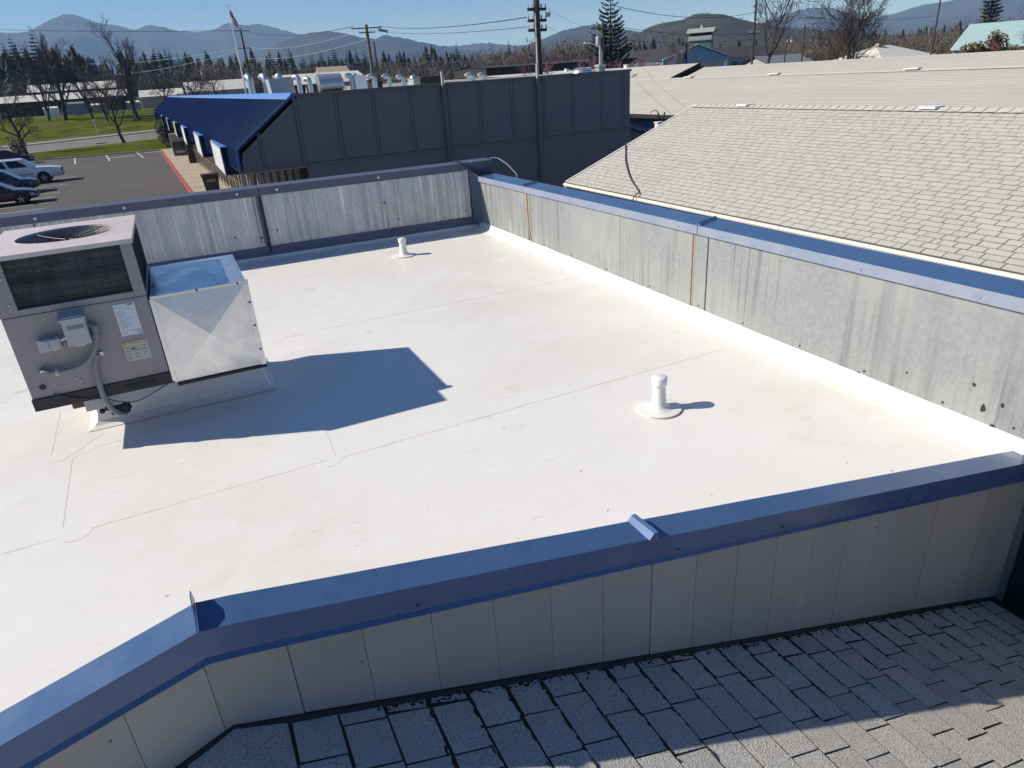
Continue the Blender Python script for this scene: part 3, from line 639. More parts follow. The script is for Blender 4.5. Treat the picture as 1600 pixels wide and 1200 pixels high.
for j in range(12): yy = HY0+.1+j*.088; sg.box(HX1-.006, HX1-.002, yy-.0025, yy+.0025, ZM+.01, ZT-.035)
sg.build('side_guard', K['wire'], hv)
# lid with a round fan opening
FC = (-.83, 6.07); FR = .325; lid = MB(); n = 48
def lid_edge(a):
    c, s = math.cos(a), math.sin(a); x0, x1, y0, y1 = HX0-.012, HX1+.012, HY0-.012, HY1+.012
    t = min(((x1 if c > 0 else x0)-FC[0])/c if abs(c) > 1e-6 else 9, ((y1 if s > 0 else y0)-FC[1])/s if abs(s) > 1e-6 else 9)
    return (FC[0]+c*t, FC[1]+s*t)
angs = sorted([2*math.pi*k/n for k in range(n)]+[math.atan2(y-FC[1], x-FC[0]) % (2*math.pi) for x in (HX0-.012, HX1+.012) for y in (HY0-.012, HY1+.012)])
N = len(angs); vs = []
for a in angs:
    c, s = math.cos(a), math.sin(a); e = lid_edge(a)
    vs += [(FC[0]+FR*c, FC[1]+FR*s, ZT-.09), (FC[0]+FR*c, FC[1]+FR*s, ZT+.004), (FC[0]+(FR+.02)*c, FC[1]+(FR+.02)*s, ZT+.002), (e[0], e[1], ZT-.003), (e[0], e[1], ZT-.034)]
lid.add(vs, [(i*5+j, ((i+1) % N)*5+j, ((i+1) % N)*5+j+1, i*5+j+1) for i in range(N) for j in range(4)])
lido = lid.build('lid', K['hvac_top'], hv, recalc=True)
MB().lathe((FC[0], FC[1], ZT-.16), [(.001, 0), (FR+.03, 0), (FR+.03, .02)], 32).build('fan_well', K['tar'], lido)
fb = MB()
for k in range(4):
    a = k*math.pi/2+.4; c, s = math.cos(a), math.sin(a); d = Vector((c, s, 0)); e = Vector((-s, c, 0)); o = Vector((FC[0], FC[1], ZT-.105))
    fb.prism([o+d*.05-e*.03, o+d*.29-e*.08-Vector((0, 0, .012)), o+d*.29+e*.09+Vector((0, 0, .018)), o+d*.05+e*.04+Vector((0, 0, .01))], (0, 0, .004))
fb.lathe((FC[0], FC[1], ZT-.13), [(.06, 0), (.06, .05), (.03, .06)], 14); fb.build('fan', K['black'], hv, recalc=True)
fg = MB()
for k in range(11):
    r = .04+k*.0285
    fg.tube([(FC[0]+r*math.cos(2*math.pi*i/40), FC[1]+r*math.sin(2*math.pi*i/40), ZT-.012-.03*(1-(r/FR)**2)) for i in range(41)], .0022, 4, cap=False)
for k in range(8):
    a = k*math.pi/4; fg.tube([(FC[0]+r*math.cos(a), FC[1]+r*math.sin(a), ZT-.009-.03*(1-(r/FR)**2)) for r in (.02, .12, .22, FR)], .003, 4)
fg.build('fan_guard', K['wire'], hv)
# galvanised duct beside it
DX0, DX1, DZ0, DZ1 = -.37, .306, .425, 1.108
dz = MB(); cx, czm = (DX0+DX1)/2, (DZ0+DZ1)/2
F = [(DX0, HY0-.005, DZ0), (DX1, HY0-.005, DZ0), (DX1, HY0-.005, DZ1), (DX0, HY0-.005, DZ1)]; mid = (cx, HY0-.040, czm)
ins = [(DX0+.012, HY0-.006, DZ0+.012), (DX1-.012, HY0-.006, DZ0+.012), (DX1-.012, HY0-.006, DZ1-.012), (DX0+.012, HY0-.006, DZ1-.012)]
duct = MB().box(DX0, DX1, HY0-.003, HY1-.05, DZ0, DZ1).build('duct', K['galv_clean'], hv, bevel=.003)
cbk = MB(); cbk.add(ins+[mid], [(0, 1, 4), (1, 2, 4), (2, 3, 4), (3, 0, 4)]); cbk.build('cross_broken_panel', K['galv_clean'], duct)
tp = MB(); mt = (cx, (HY0+HY1)/2, DZ1+.028); it = [(DX0+.012, HY0+.03, DZ1+.003), (DX1-.02, HY0+.03, DZ1+.003), (DX1-.02, HY1-.08, DZ1+.003), (DX0+.012, HY1-.08, DZ1+.003)]
tp.add(it+[mt], [(0, 1, 4), (1, 2, 4), (2, 3, 4), (3, 0, 4)]); tp.build('top_panel', K['galv_clean'], duct)
fl = MB(); fl.box(DX0, DX1+.012, HY0-.020, HY0+.028, DZ1-.006, DZ1+.014); fl.build('top_flange', K['galv_clean'], duct, bevel=.002)
fl = MB(); fl.box(DX1-.03, DX1+.010, HY0-.018, HY0+.012, DZ0, DZ1-.008); fl.build('side_flange', K['galv_clean'], duct, bevel=.002)
fl = MB(); fl.box(DX0-.008, DX0+.022, HY0-.016, HY0+.01, DZ0+.02, DZ1-.008); fl.build('side_flange', K['galv_clean'], duct, bevel=.002)
fl = MB(); fl.box(DX0+.02, DX1+.014, HY0-.022, HY0+.03, DZ0-.024, DZ0-.002); fl.build('bottom_flange', K['black'], duct, bevel=.002)
for x, z in ((DX1-.01, .95), (DX1-.01, .76), (DX1-.01, .56), (.24, DZ1+.004), (-.05, DZ1+.004)): screw((x, HY0-.021, z), (0, -1, 0), duct, .008, K['tar'])
# disconnect, receptacle, conduits, labels
ds = MB().box(-.945, -.80, HY0-.10, HY0, .885, 1.098).build('disconnect_box', K['plastic_grey'], hv, bevel=.006)
MB().box(-.915, -.815, HY0-.106, HY0-.098, 1.005, 1.027).build('handle_recess', K['conduit'], ds)
MB().box(-.90, -.84, HY0-.085, HY0-.02, .872, .886).build('bottom_lip', K['plastic_grey'], ds)
MB().hexa([(-.955, HY0-.112, 1.070), (-.79, HY0-.112, 1.070), (-.79, HY0, 1.098), (-.955, HY0, 1.098), (-.955, HY0-.112, 1.084), (-.79, HY0-.112, 1.084), (-.79, HY0, 1.112), (-.955, HY0, 1.112)]).build('rain_lid', K['plastic_grey'], ds)
rc = MB().box(-1.125, -.99, HY0-.075, HY0, .875, .957).build('receptacle_box', K['plastic_grey'], hv, bevel=.005)
for x in (-1.112, -1.052): MB().box(x, x+.05, HY0-.081, HY0-.073, .882, .950).build('flip_cover', K['plastic_grey'], rc, bevel=.003)
MB().tube([(-.99, HY0-.035, .93), (-.945, HY0-.035, .945)], .012, 8).build('nipple', K['zinc'], hv)
def sm(pts, n=6):
    out = []; P = [Vector(p) for p in pts]; P = [P[0]*2-P[1]]+P+[P[-1]*2-P[-2]]
    for i in range(1, len(P)-2):
        for k in range(n):
            t = k/n; a, b, c, d = P[i-1:i+3]
            out.append(.5*((2*b)+(c-a)*t+(2*a-5*b+4*c-d)*t*t+(3*b-a-3*c+d)*t**3))
    out.append(P[-2]); return out
y_ = HY0-.045
MB().tube(sm([(-.765, y_, .965), (-.768, y_, .92), (-.79, y_-.01, .85), (-.834, y_-.012, .78), (-.902, y_-.01, .728), (-.989, y_, .706), (-1.069, y_, .706), (-1.12, y_, .715)]), .019, 10).build('conduit', K['conduit'], hv, smooth=True)
MB().tube([(-1.12, y_, .714), (-1.155, y_+.005, .722), (-1.165, y_+.03, .725), (-1.165, HY0, .725)], [.024, .024, .022, .02], 10).build('conduit_elbow', K['conduit'], hv, smooth=True)
MB().tube([(-.765, y_, .93), (-.763, y_, .985), (-.785, y_+.01, 1.0), (-.80, y_+.012, 1.0)], [.026, .026, .022, .02], 10).build('conduit_elbow', K['conduit'], hv, smooth=True)
MB().tube([(-.773, y_, .902), (-.767, y_, .932)], .030, 10).build('conduit_nut', K['conduit'], hv)
MB().tube([(-1.085, y_, .707), (-1.065, y_, .706)], .027, 10).build('conduit_nut', K['plastic_grey'], hv)
MB().tube(sm([(-.80, HY0-.03, .775), (-.825, HY0-.036, .74), (-.848, HY0-.04, .60), (-.852, HY0-.035, .46), (-.838, HY0-.02, .36), (-.80, HY0+.02, .275), (-.74, HY0+.10, .25)]), .020, 10).build('conduit', K['conduit'], hv, smooth=True)
MB().box(-.838, -.80, HY0-.046, HY0-.002, .752, .775).build('conduit_clamp', K['zinc'], hv); MB().box(-.80, -.765, HY0-.02, HY0-.002, .758, .785).build('clamp_ear', K['zinc'], hv)
MB().tube(sm([(-1.15, HY0-.016, .545), (-1.06, HY0-.02, .495), (-.951, HY0-.025, .45), (-.86, HY0-.03, .435), (-.756, HY0-.02, .375), (-.652, HY0-.015, .352), (-.53, HY0-.014, .39), (-.42, HY0-.014, .435)]), .004, 5).build('thin_wire', K['wire'], hv)
lb = MB().box(-.618, -.478, HY0-.004, HY0+.001, .862, 1.102).build('rating_label', K['paper'], hv)
lines = MB(); random.seed(4)
for i in range(15):
    z = 1.075-i*.0135; xa = -.607+random.choice((0, 0, .05)); xb = xa+random.uniform(.03, .085)
    if i < 12 or i > 12: lines.box(xa, min(xb, -.49), HY0-.0050, HY0-.0038, z-.0022, z)
lines.build('print_lines', K['conduit'], lb)
sq = MB(); sq.box(-.508, -.484, HY0-.0052, HY0-.0038, .869, .872); sq.box(-.508, -.484, HY0-.0052, HY0-.0038, .893, .896); sq.box(-.508, -.505, HY0-.0052, HY0-.0038, .869, .896); sq.box(-.487, -.484, HY0-.0052, HY0-.0038, .869, .896)
sq.build('print_frame', K['black'], lb); MB().box(-.525, -.489, HY0-.0052, HY0-.0038, 1.084, 1.097).build('print_logo', K['conduit'], lb)
lb = MB().box(-.633, -.466, HY0-.004, HY0+.001, .665, .818).build('warning_label', K['paper_y'], hv)
MB().box(-.631, -.468, HY0-.0052, HY0-.0035, .793, .816).build('warning_band', K['yellow'], lb)
pr = MB()
for i in range(11): 
    xa = -.625+(i % 3)*.055; z = .778-(i//3)*.027
    for j in range(3): pr.box(xa, xa+random.uniform(.02, .042), HY0-.0050, HY0-.0038, z-j*.006-.0018, z-j*.006)
pr.build('print_lines', K['conduit'], lb)
MB().box(-.585, -.562, HY0-.0055, HY0-.0038, .752, .764).build('print_symbol', K['black'], lb)
for x, z in ((-1.042, 1.094), (-1.049, .855), (-.987, .625), (-.962, .600), (-1.21, 1.22), (-1.2, 1.40)): screw((x, HY0-.003, z), (0, -1, 0), hv, .008)
MB().tube([(-1.20, HY0-.006, .605), (-1.20, HY0+.004, .605)], .021, 16).build('plug', K['black'], hv)
# curb rail and membrane-wrapped curb beneath
MB().box(-1.0, -.10, HY0+.03, HY0+.14, .335, .43).build('curb_rail', K['plastic_grey'], hv, bevel=.003)
MB().box(-1.08, -.93, HY0+.05, HY0+.20, .37, .432).build('wood_block', mat('wet_wood', (.14, .09, .05), .9), hv, bevel=.006)
sf = MB(); random.seed(8)
for i in range(14):
    c = Vector((-.80+random.gauss(0, .045), HY0+.06+random.gauss(0, .02), .31+random.gauss(0, .028))); r = random.uniform(.02, .038)
    sf.lathe(c, [(.002, -r), (r*.8, -r*.6), (r, 0), (r*.75, r*.6), (.002, r)], 7)
sf.build('sealant_lump', K['tar'], hv)
hv.location = (-.62, 6.196, .333); hv.scale = (1.0327,)*3
cu = MB(); CX0, CX1, CY0, CY1 = -1.02, .30, 6.06, 6.72
prof = [(.10, -.002), (.05, .012), (.02, .04), (.006, .10), (.004, .345)]
vs = []
for d, z in prof: vs += [(CX0-d, CY0-d, z), (CX1+d, CY0-d, z), (CX1+d, CY1+d, z), (CX0-d, CY1+d, z)]
k = len(prof); cu.add(vs, [(i*4+j, i*4+(j+1) % 4, (i+1)*4+(j+1) % 4, (i+1)*4+j) for i in range(k-1) for j in range(4)]+[(4*k-4, 4*k-3, 4*k-2, 4*k-1)])
tag(cu.build('roof_curb', K['tpo'], loc=(-.36, 6.3, 0)), 'white membrane wrapped curb under the mauve air conditioner', 'curb')
# ------------------------------------------------------------------ two vent pipes
def vent(loc, label, h):
    t = thing('vent_pipe', label, 'vent', loc, 'vent pipes on the white roof'); x, y, _ = loc; s = h/.325
    MB().lathe((x, y, 0), [(.172, -.003), (.172, .0065), (.158, .009)], 40).build('flange_patch', K['tpo'], t, smooth=True)
    MB().lathe((x, y, 0), [(.105, .004), (.102, .011), (.085, .016), (.068, .028), (.058, .05), (.047, .235*s), (.0465, .245*s)], 32).build('pipe_boot', K['white_pvc'], t, smooth=True)
    MB().lathe((x, y, 0), [(.046, .240*s), (.0585, .244*s), (.060, .250*s), (.060, .306*s), (.057, .316*s), (.050, .321*s), (.002, .325*s)], 32).build('cap', K['white_pvc'], t, smooth=True)
    m = MB(); m.tube([(x+.1725*math.cos(a), y+.1725*math.sin(a), .0055) for a in [2*math.pi*i/48-2.6 for i in range(34)]], .0028, 4); m.build('sealant_line', K['seam'], t)
vent((2.951, 3.808, 0), 'white vent pipe on a round patch in front of the sunlit metal parapet', .275)
vent((2.873, 10.04, 0), 'white vent pipe standing near the shaded back parapet', .265)
# ------------------------------------------------------------------ neighbour with the cream shingle slope
nb = thing('shingled_building', 'low building with a broad cream shingle slope and pale gutter beside the alley', 'building', (12, 9, GZ))
AL = Vector((.012, -1, 0)).normalized(); UP = Vector((1, 0, .3775)); LEN = 15.2
O1 = Vector((9.0, 15.67, -.22)); RW = 4.04
def r1(s, u): return O1+AL*s+Vector((1, 0, .3775))*u        # s along the eave, u across
pn1 = Vector((-.3775, 0, 1)).normalized()
dk = MB(); d4 = Vector((0, 0, -.12))
dk.prism([r1(0, 0), r1(LEN, 0), r1(LEN, RW), r1(0, RW)], d4); dk.build('deck', K['underlay'], nb, recalc=True)
rs = MB(); a, b = r1(0, RW), r1(LEN, RW); e = Vector((RW, 0, -.3775*RW)); rs.prism([a, b, b+e, a+e], (0, 0, -.12)); rs.build('rear_slope', K['shingle_far'], nb, recalc=True)
shingle_field(nb, 'shingle_far', r1(0, 0)+Vector((0, 0, .002)), AL, UP, pn1, 33, RW*math.sqrt(1+.3775**2)/33, LEN, .19, .34, .012, .010, 300, seed=12)
w1 = MB(); w1.prism([(9.35, 15.4, GZ), (16.6, 15.4, GZ), (16.75, .9, GZ), (9.5, .9, GZ)], (0, 0, 2.6)); w1.build('wall', K['pale_wall'], nb, recalc=True)
gb = MB(); gb.prism([(9.35, 15.38, -.4), (16.6, 15.38, -.4), (13.04, 15.38, 1.05)], (0, -.15, 0)); gb.build('gable', K['pale_wall'], nb, recalc=True)
gt = MB()
for off_, r_ in ((-.055, .040),): gt.tube([r1(s, -.06)+Vector((0, 0, -.022)) for s in [LEN*i/24 for i in range(25)]], r_, 8)
gt.build('gutter', K['gutter'], nb, smooth=True)
MB().prism([r1(-.02, -.03)+Vector((0, 0, -.02)), r1(-.02, RW)+Vector((0, 0, -.02)), r1(-.02, RW)+Vector((0, 0, -.16)), r1(-.02, -.03)+Vector((0, 0, -.16))], (0, .03, 0)).build('rake_board', K['gutter'], nb, recalc=True)
MB().prism([r1(-.02, 0)+Vector((0, .035, .016)), r1(-.02, RW)+Vector((0, .035, .016)), r1(-.02, RW)+Vector((0, -.02, .016)), r1(-.02, 0)+Vector((0, -.02, .016))], (0, 0, .012)).build('rake_edge', K['gutter'], nb, recalc=True)
rcm = MB(); rcm.add([(-.15, 0, -.052), (0, 0, .012), (.15, 0, -.052), (.15, -.24, -.040), (0, -.24, .026), (-.15, -.24, -.040)], [(0, 1, 4, 5)[::-1], (1, 2, 3, 4)[::-1], (5, 4, 3)[::-1]])
rme = rcm.mesh('ridge_shingle'); rme.materials.append(K['shingle_far'])
for i in range(int(LEN/.22)):
    o = bpy.data.objects.new('ridge_shingle', rme); C.objects.link(o); o.parent = nb
    o.location = r1(i*.22, RW)+Vector((0, 0, .02))-nb.location
for s in (1.75, 6.55): MB().box(r1(s, RW).x-.14, r1(s, RW).x+.14, r1(s, RW).y-.30, r1(s, RW).y+.05, 1.315, 1.36).build('ridge_vent', K['white'], nb, bevel=.01)
wr = MB(); wr.tube(sm([(10.95, 15.85, .56), (10.6, 15.35, .42), (10.107, 14.618, .235), (9.544, 13.617, .02), (9.15, 12.74, -.135), (8.96, 12.6, -.175), (8.86, 12.55, -.30), (8.86, 12.5, -.8), (8.86, 12.45, GZ+.01)]), .014, 5)
tag(wr.build('cable', K['cable'], loc=(9.5, 13.5, -.1)), 'dark cable trailing down the cream shingle slope', 'cable')

def strip_roof(root, p0, p1, up, width, rows, mk, thick=.012, gap=.012, deck=True):
    """courses as long strips; p0->p1 eave line, up = slope vector per metre across"""
    p0, p1, up = Vector(p0), Vector(p1), Vector(up); n = (p1-p0).cross(up); n = (n if n.z > 0 else -n).normalized()
    if deck:
        MB().prism([p0-n*.01, p1-n*.01, p1+up*width-n*.01, p0+up*width-n*.01], -n*.12).build('deck', K['underlay'], root, recalc=True)
    step = width/rows; rnd = random.Random(7)
    for i in range(rows):
        m = MB(); a = up*(i*step); b = up*((i+1)*step-gap); t = n*thick; j = n*rnd.uniform(-.003, .003)
        m.hexa([p0+a, p1+a, p1+b, p0+b, p0+a+t+j, p1+a+t+j, p1+b+t*.2, p0+b+t*.2]); m.build('shingle_course', K[mk], root, recalc=True)
b2 = thing('shingled_building', 'long cream shingle roofed building behind the nearer slope, blue wall under its eave', 'building', (30, 30, GZ))
strip_roof(b2, (25.75, 10, -.3), (25.60, 50, -.3), (1, 0, .3755), 4.55, 34, 'shingle_far', .012, .010)
MB().prism([(30.2, 10, 1.405), (30.15, 50, 1.405), (34.5, 50, -.3), (34.5, 10, -.3)], (0, 0, -.1)).build('rear_slope', K['shingle_far'], b2, recalc=True)
MB().box(26.5, 34, 10.5, 49.5, GZ, -.55).build('wall', K['blue_wall'], b2)
MB().box(25.6, 26.5, 10.2, 49.8, -.52, -.44).build('soffit', K['dark_wall'], b2)
MB().box(25.58, 25.66, 10.2, 49.8, -.44, -.30).build('fascia', K['dark_wall'], b2)
for i in range(130):
    y = 12+i*.28
    m = MB(); m.add([(30.02, y, 1.36), (30.2, y, 1.435), (30.38, y, 1.36), (30.38, y+.27, 1.372), (30.2, y+.27, 1.45), (30.02, y+.27, 1.372)], [(0, 1, 4, 5)[::-1], (1, 2, 3, 4)[::-1], (0, 2, 1)])
    m.build('ridge_shingle', K['shingle_far'], b2)
for y in (21.5, 29.5, 36.5): MB().box(30.0, 30.3, y, y+.7, 1.44, 1.50).build('ridge_vent', K['white'], b2, bevel=.01)
b3 = thing('shingled_building', 'farther cream shingle roof rising just above the long ridge', 'building', (36, 28, GZ))
strip_roof(b3, (31.6, 12, .36), (31.6, 42.6, .36), (1, 0, .33), 4.6, 30, 'shingle_far', .012, .012)
MB().box(32.4, 40, 12.4, 42.4, GZ, .3).build('wall', K['pale_wall'], b3)
MB().prism([(36.2, 12, 1.86), (36.2, 42.6, 1.86), (41, 42.6, .3), (41, 12, .3)], (0, 0, -.1)).build('rear_slope', K['shingle_far'], b3, recalc=True)
b4 = thing('shingled_building', 'cream shingle roof with a dark rake edge beyond the long ridge', 'building', (36, 55, GZ))
strip_roof(b4, (31.4, 43.2, .55), (31.4, 72, .55), (1, 0, .33), 4.9, 30, 'shingle_far', .012, .012)
MB().prism([(31.3, 43.15, .60), (36.3, 43.15, 2.21), (36.3, 43.15, 1.86), (31.3, 43.15, .25)], (0, .05, 0)).build('rake_board', K['dark_wall'], b4, recalc=True)
MB().box(32.4, 40, 43.6, 71.6, GZ, .5).build('wall', K['pale_wall'], b4)
MB().prism([(36.3, 43.2, 2.16), (36.3, 72, 2.16), (41, 72, .5), (41, 43.2, .5)], (0, 0, -.1)).build('rear_slope', K['shingle_far'], b4, recalc=True)

# ------------------------------------------------------------------ slate grey shop row with navy metal mansard
sh = thing('shop_row', 'long slate grey panelled shop building with a navy ribbed metal mansard', 'building', (9, 50, GZ))
YG = 22.96
def xe(y): return 1.90-.0274*(y-YG)          # eave line
def xt(y): return 3.84-.0226*(y-YG)          # top of the slope
def zt(y): return 2.25+.0021*(y-YG)
def xwl(y): return 3.84-.037*(y-YG)          # shop front
YE = 109
MB().prism([(xwl(YG+.2), YG+.2, GZ), (16.05, YG+.2, GZ), (16.05, YE, GZ), (xwl(YE), YE, GZ)], (0, 0, 3.1)).build('wall', K['dark_wall'], sh, recalc=True)
MB().prism([(xt(YG)+.1, YG+.25, 1.94), (16.0, YG+.25, 1.94), (16.0, YE, 1.94), (xt(YE)+.1, YE, 1.94)], (0, 0, .03)).build('flat_roof', K['white_roof'], sh, recalc=True)
MB().box(15.85, 16.05, YG+.2, YE, -.2, 2.25).build('east_wall', K['grey_wall'], sh)
gw = MB(); gw.prism([(1.87, YG+.03, .153), (3.84, YG+.03, .153), (3.84, YG+.03, GZ), (16.05, YG+.03, GZ), (16.05, YG+.03, 2.25), (3.84, YG+.03, 2.25), (1.90, YG+.03, .826)], (0, .22, 0)); gw.build('end_wall', K['grey_trim'], sh, recalc=True)
JX = [3.84, 5.08, 6.27, 7.51, 8.76, 9.94, 11.17, 12.42, 13.61, 14.82, 15.79]
for a, b in zip(JX, JX[1:]):
    MB().box(a+.014, b-.10, YG, YG+.04, .26, 2.19).build('panel', K['grey_wall'], sh)
    MB().box(b-.094, b-.008, YG-.018, YG+.03, .24, 2.19).build('batten', K['grey_trim'], sh)
MB().box(15.80, 16.03, YG-.004, YG+.03, .26, 2.19).build('panel', K['grey_wall'], sh)
MB().prism([(2.62, YG, .27), (3.72, YG, .27), (3.72, YG, 2.10), (2.62, YG, 1.29)], (0, .04, 0)).build('panel', K['grey_wall'], sh, recalc=True)
MB().prism([(1.93, YG, .20), (2.52, YG, .20), (2.52, YG, 1.215), (1.95, YG, .80)], (0, .04, 0)).build('panel', K['grey_wall'], sh, recalc=True)
MB().box(3.74, 3.84, YG-.018, YG+.03, .24, 2.16).build('batten', K['grey_trim'], sh); MB().prism([(2.53, YG-.018, .21), (2.61, YG-.018, .21), (2.61, YG-.018, 1.28), (2.53, YG-.018, 1.22)], (0, .05, 0)).build('batten', K['grey_trim'], sh, recalc=True)
MB().box(3.84, 16.06, YG-.03, YG+.03, .16, .238).build('band', K['grey_trim'], sh)
MB().box(3.86, 16.07, YG-.05, YG+.25, 2.192, 2.262).build('top_trim', K['grey_trim'], sh)
MB().box(3.86, 16.04, YG+.005, YG+.03, GZ+.2, .155).build('lower_wall', K['grey_wall'], sh)
# mansard: slope, fascia, ribs, cap
ms_ = MB(); ms_.add([(xe(YG), YG, .826), (xe(YE), YE, .826), (xt(YE), YE, zt(YE)), (xt(YG), YG, zt(YG)), (xe(YG)-.02, YG, .153), (xe(YE)-.02, YE, .153), (xe(YG)+.1, YG, .72), (xe(YE)+.1, YE, .72), (xt(YG)+.06, YG, zt(YG)-.1), (xt(YE)+.06, YE, zt(YE)-.1)],
        [(0, 3, 2, 1), (4, 0, 1, 5), (6, 7, 9, 8), (1, 2, 9, 7, 5), (0, 4, 6, 8, 3)]); ms_.build('metal_slope', K['navy'], sh)
nr_ = int((YE-YG)/.45)
for i in range(nr_+1):
    y = YG+.03+i*(YE-YG-.1)/nr_; w = .02; h = .035
    A = Vector((xe(y)-.02, y, .153)); B = Vector((xe(y), y, .826)); D = Vector((xt(y), y, zt(y))); out = Vector((-.6, 0, .8))*h; o2 = Vector((-1, 0, 0))*h; dy = Vector((0, w, 0))
    m = MB(); pr_ = [A, B, D, D+out, B+(out+o2)*.6, A+o2]
    m.prism([p-dy for p in pr_], dy*2); m.build('rib', K['navy_rib_lit'], sh, recalc=True)
tc = MB()
tc.prism([(xt(YG)-.24, YG-.02, zt(YG)-.13), (xt(YG)-.10, YG-.02, zt(YG)+.04), (xt(YG)+.05, YG-.02, zt(YG)+.05), (xt(YG)+.05, YG-.02, zt(YG)-.03)], (xt(YE)-xt(YG), YE-YG, zt(YE)-zt(YG)-.02)); tc.build('ridge_flashing', K['blue_bright'], sh, recalc=True)  # lighter blue has the sky's reflection on the ridge painted in
re_ = MB(); re_.prism([(1.87, YG-.025, .15), (1.80, YG-.025, .15), (1.83, YG-.025, .85), (3.80, YG-.025, 2.30), (3.84, YG-.025, 2.25), (1.885, YG-.025, .82)], (0, .05, 0)); re_.build('rake_trim', K['blue'], sh, recalc=True)
MB().prism([(xe(YG), YG, .155), (xwl(YG), YG, .155), (xwl(YE), YE, .155), (xe(YE), YE, .155)], (0, 0, -.03)).build('soffit', K['sand_wall'], sh, recalc=True)
# posts and slat screens along the walk
random.seed(31)
slat_me = MB().box(-.03, .03, -.055, .055, 0, 2.3).mesh('screen_slat'); slat_me.materials.append(K['slat'])
scr = thing('slat_screen', 'tan vertical slat screen along the shop walk under the navy eave', 'screen', (2.9, 40, GZ))
y = 24.0
while y < 76:
    o = bpy.data.objects.new('slat', slat_me); C.objects.link(o); o.parent = scr; o.location = Vector((xwl(y)-.22 + (0 if y > 38 else -.35), y, GZ+.15))-scr.location; o.scale = (1, 1.35, random.uniform(.93, 1.03)); y += 1.55
y = 2.0
for i in range(8):
    o = bpy.data.objects.new('slat', slat_me); C.objects.link(o); o.parent = scr; o.location = Vector((1.95+i*.24, 23.9, GZ+.15))-scr.location; o.rotation_euler = (0, 0, math.pi/2); o.scale = (1, 1.2, 1.28)
MB().hexa([(xwl(24)-.54, 24, GZ+1.2), (xwl(24)-.48, 24, GZ+1.2), (xwl(76)-.20, 76, GZ+1.2), (xwl(76)-.26, 76, GZ+1.2), (xwl(24)-.54, 24, GZ+1.3), (xwl(24)-.48, 24, GZ+1.3), (xwl(76)-.20, 76, GZ+1.3), (xwl(76)-.26, 76, GZ+1.3)]).build('rail', K['brown_wall'], scr)
# sign boxes on the fascia: (far end Y, face colour, look)
signs = [(30.4, (.62, .64, .64), 'plain white'), (39.0, (.60, .66, .60), 'white and pale green'), (48.9, (.66, .66, .64), 'white with faint print'), (58.2, (.62, .50, .13), 'yellow'), (69.3, (.40, .56, .50), 'pale green'), (80.9, (.55, .58, .62), 'pale grey'), (103.0, (.50, .40, .36), 'dull pinkish')]
locs = ['nearest the slate grey end wall', 'next to the plain white one', 'above the brown cabinet', 'above the vending machine', 'just past the yellow one', 'over the round shrub', 'at the far end of the navy mansard']
for (yf, fc, lk), lc in zip(signs, locs):
    LS = 4.6; x = xe(yf-1.5)-.13; t = thing('sign_box', f'{lk} faced sign box on the mansard, {lc}', 'sign', (x, yf-1.5, -.1), 'sign boxes along the mansard')
    MB().box(x, x+.46, yf-LS, yf, -.13, .76).build('box', K['navy'], t)
    MB().box(x-.02, x+.50, yf-LS-.02, yf+.02, .76, .79).build('top', K['blue_bright'], t)
    mf = mat('sign_face', fc, .5, 0, [(tuple(c*.7 for c in fc), (1, 2.0, 5), 1.6, .50, .60, .55), (tuple(min(1, c*1.12) for c in fc), W1, 1.2, .4, .6, .6)])
    fa = MB().box(x-.025, x-.002, yf-LS+.07, yf-.07, -.08, .71).build('face', mf, t)
    fr = MB(); fr.box(x-.035, x-.001, yf-LS, yf, -.13, -.085); fr.box(x-.035, x-.001, yf-LS, yf, .715, .758); fr.box(x-.035, x-.001, yf-LS, yf-LS+.065, -.085, .715); fr.box(x-.035, x-.001, yf-.065, yf, -.085, .715); fr.build('frame', K['steel'], t)
# things on the walk
vm = thing('vending_machine', 'pale grey and blue vending machine at the far end of the shop walk', 'vending machine', (1.15, 76.5, GZ+.15))
MB().box(.45, 1.9, 76.0, 77.0, GZ+.15, GZ+2.15).build('cabinet', K['pale_wall'], vm, bevel=.03)
MB().box(.52, 1.83, 75.96, 75.995, GZ+.25, GZ+1.45).build('front_panel', K['car_blue'], vm); MB().box(.66, 1.62, 75.93, 75.955, GZ+.95, GZ+1.35).build('display_window', K['glass'], vm)
MB().box(.75, 1.5, 75.93, 75.955, GZ+.42, GZ+.60).build('dispense_flap', K['plastic_grey'], vm)
bc = thing('cabinet', 'tall dark brown cabinet standing against the shop front slats', 'cabinet', (1.95, 66.5, GZ+.15))
MB().box(1.45, 2.3, 66.1, 66.8, GZ+.15, GZ+1.9).build('carcass', K['brown_wall'], bc, bevel=.02)
for x in (1.48, 1.89): MB().box(x, x+.38, 66.06, 66.095, GZ+.22, GZ+1.82).build('door', mat('brown_door', (.055, .028, .02), .7), bc)
for i, x in enumerate((1.6, 1.8, 2.02, 2.2)): MB().lathe((x, 66.4, GZ+1.9), [(.07, 0), (.075, .16+.04*(i % 2)), (.03, .24), (.03, .29)], 8).build('jar', K['white'], bc)
bn = thing('litter_bin', 'black square litter bin on the pale shop pavement', 'bin', (1.85, 45.3, GZ+.15))
m = MB(); m.hexa([(1.50, 45.0, GZ+.15), (2.24, 45.0, GZ+.15), (2.24, 45.65, GZ+.15), (1.50, 45.65, GZ+.15), (1.42, 44.92, GZ+1.05), (2.32, 44.92, GZ+1.05), (2.32, 45.73, GZ+1.05), (1.42, 45.73, GZ+1.05)]); m.build('body', K['black'], bn, bevel=.02)
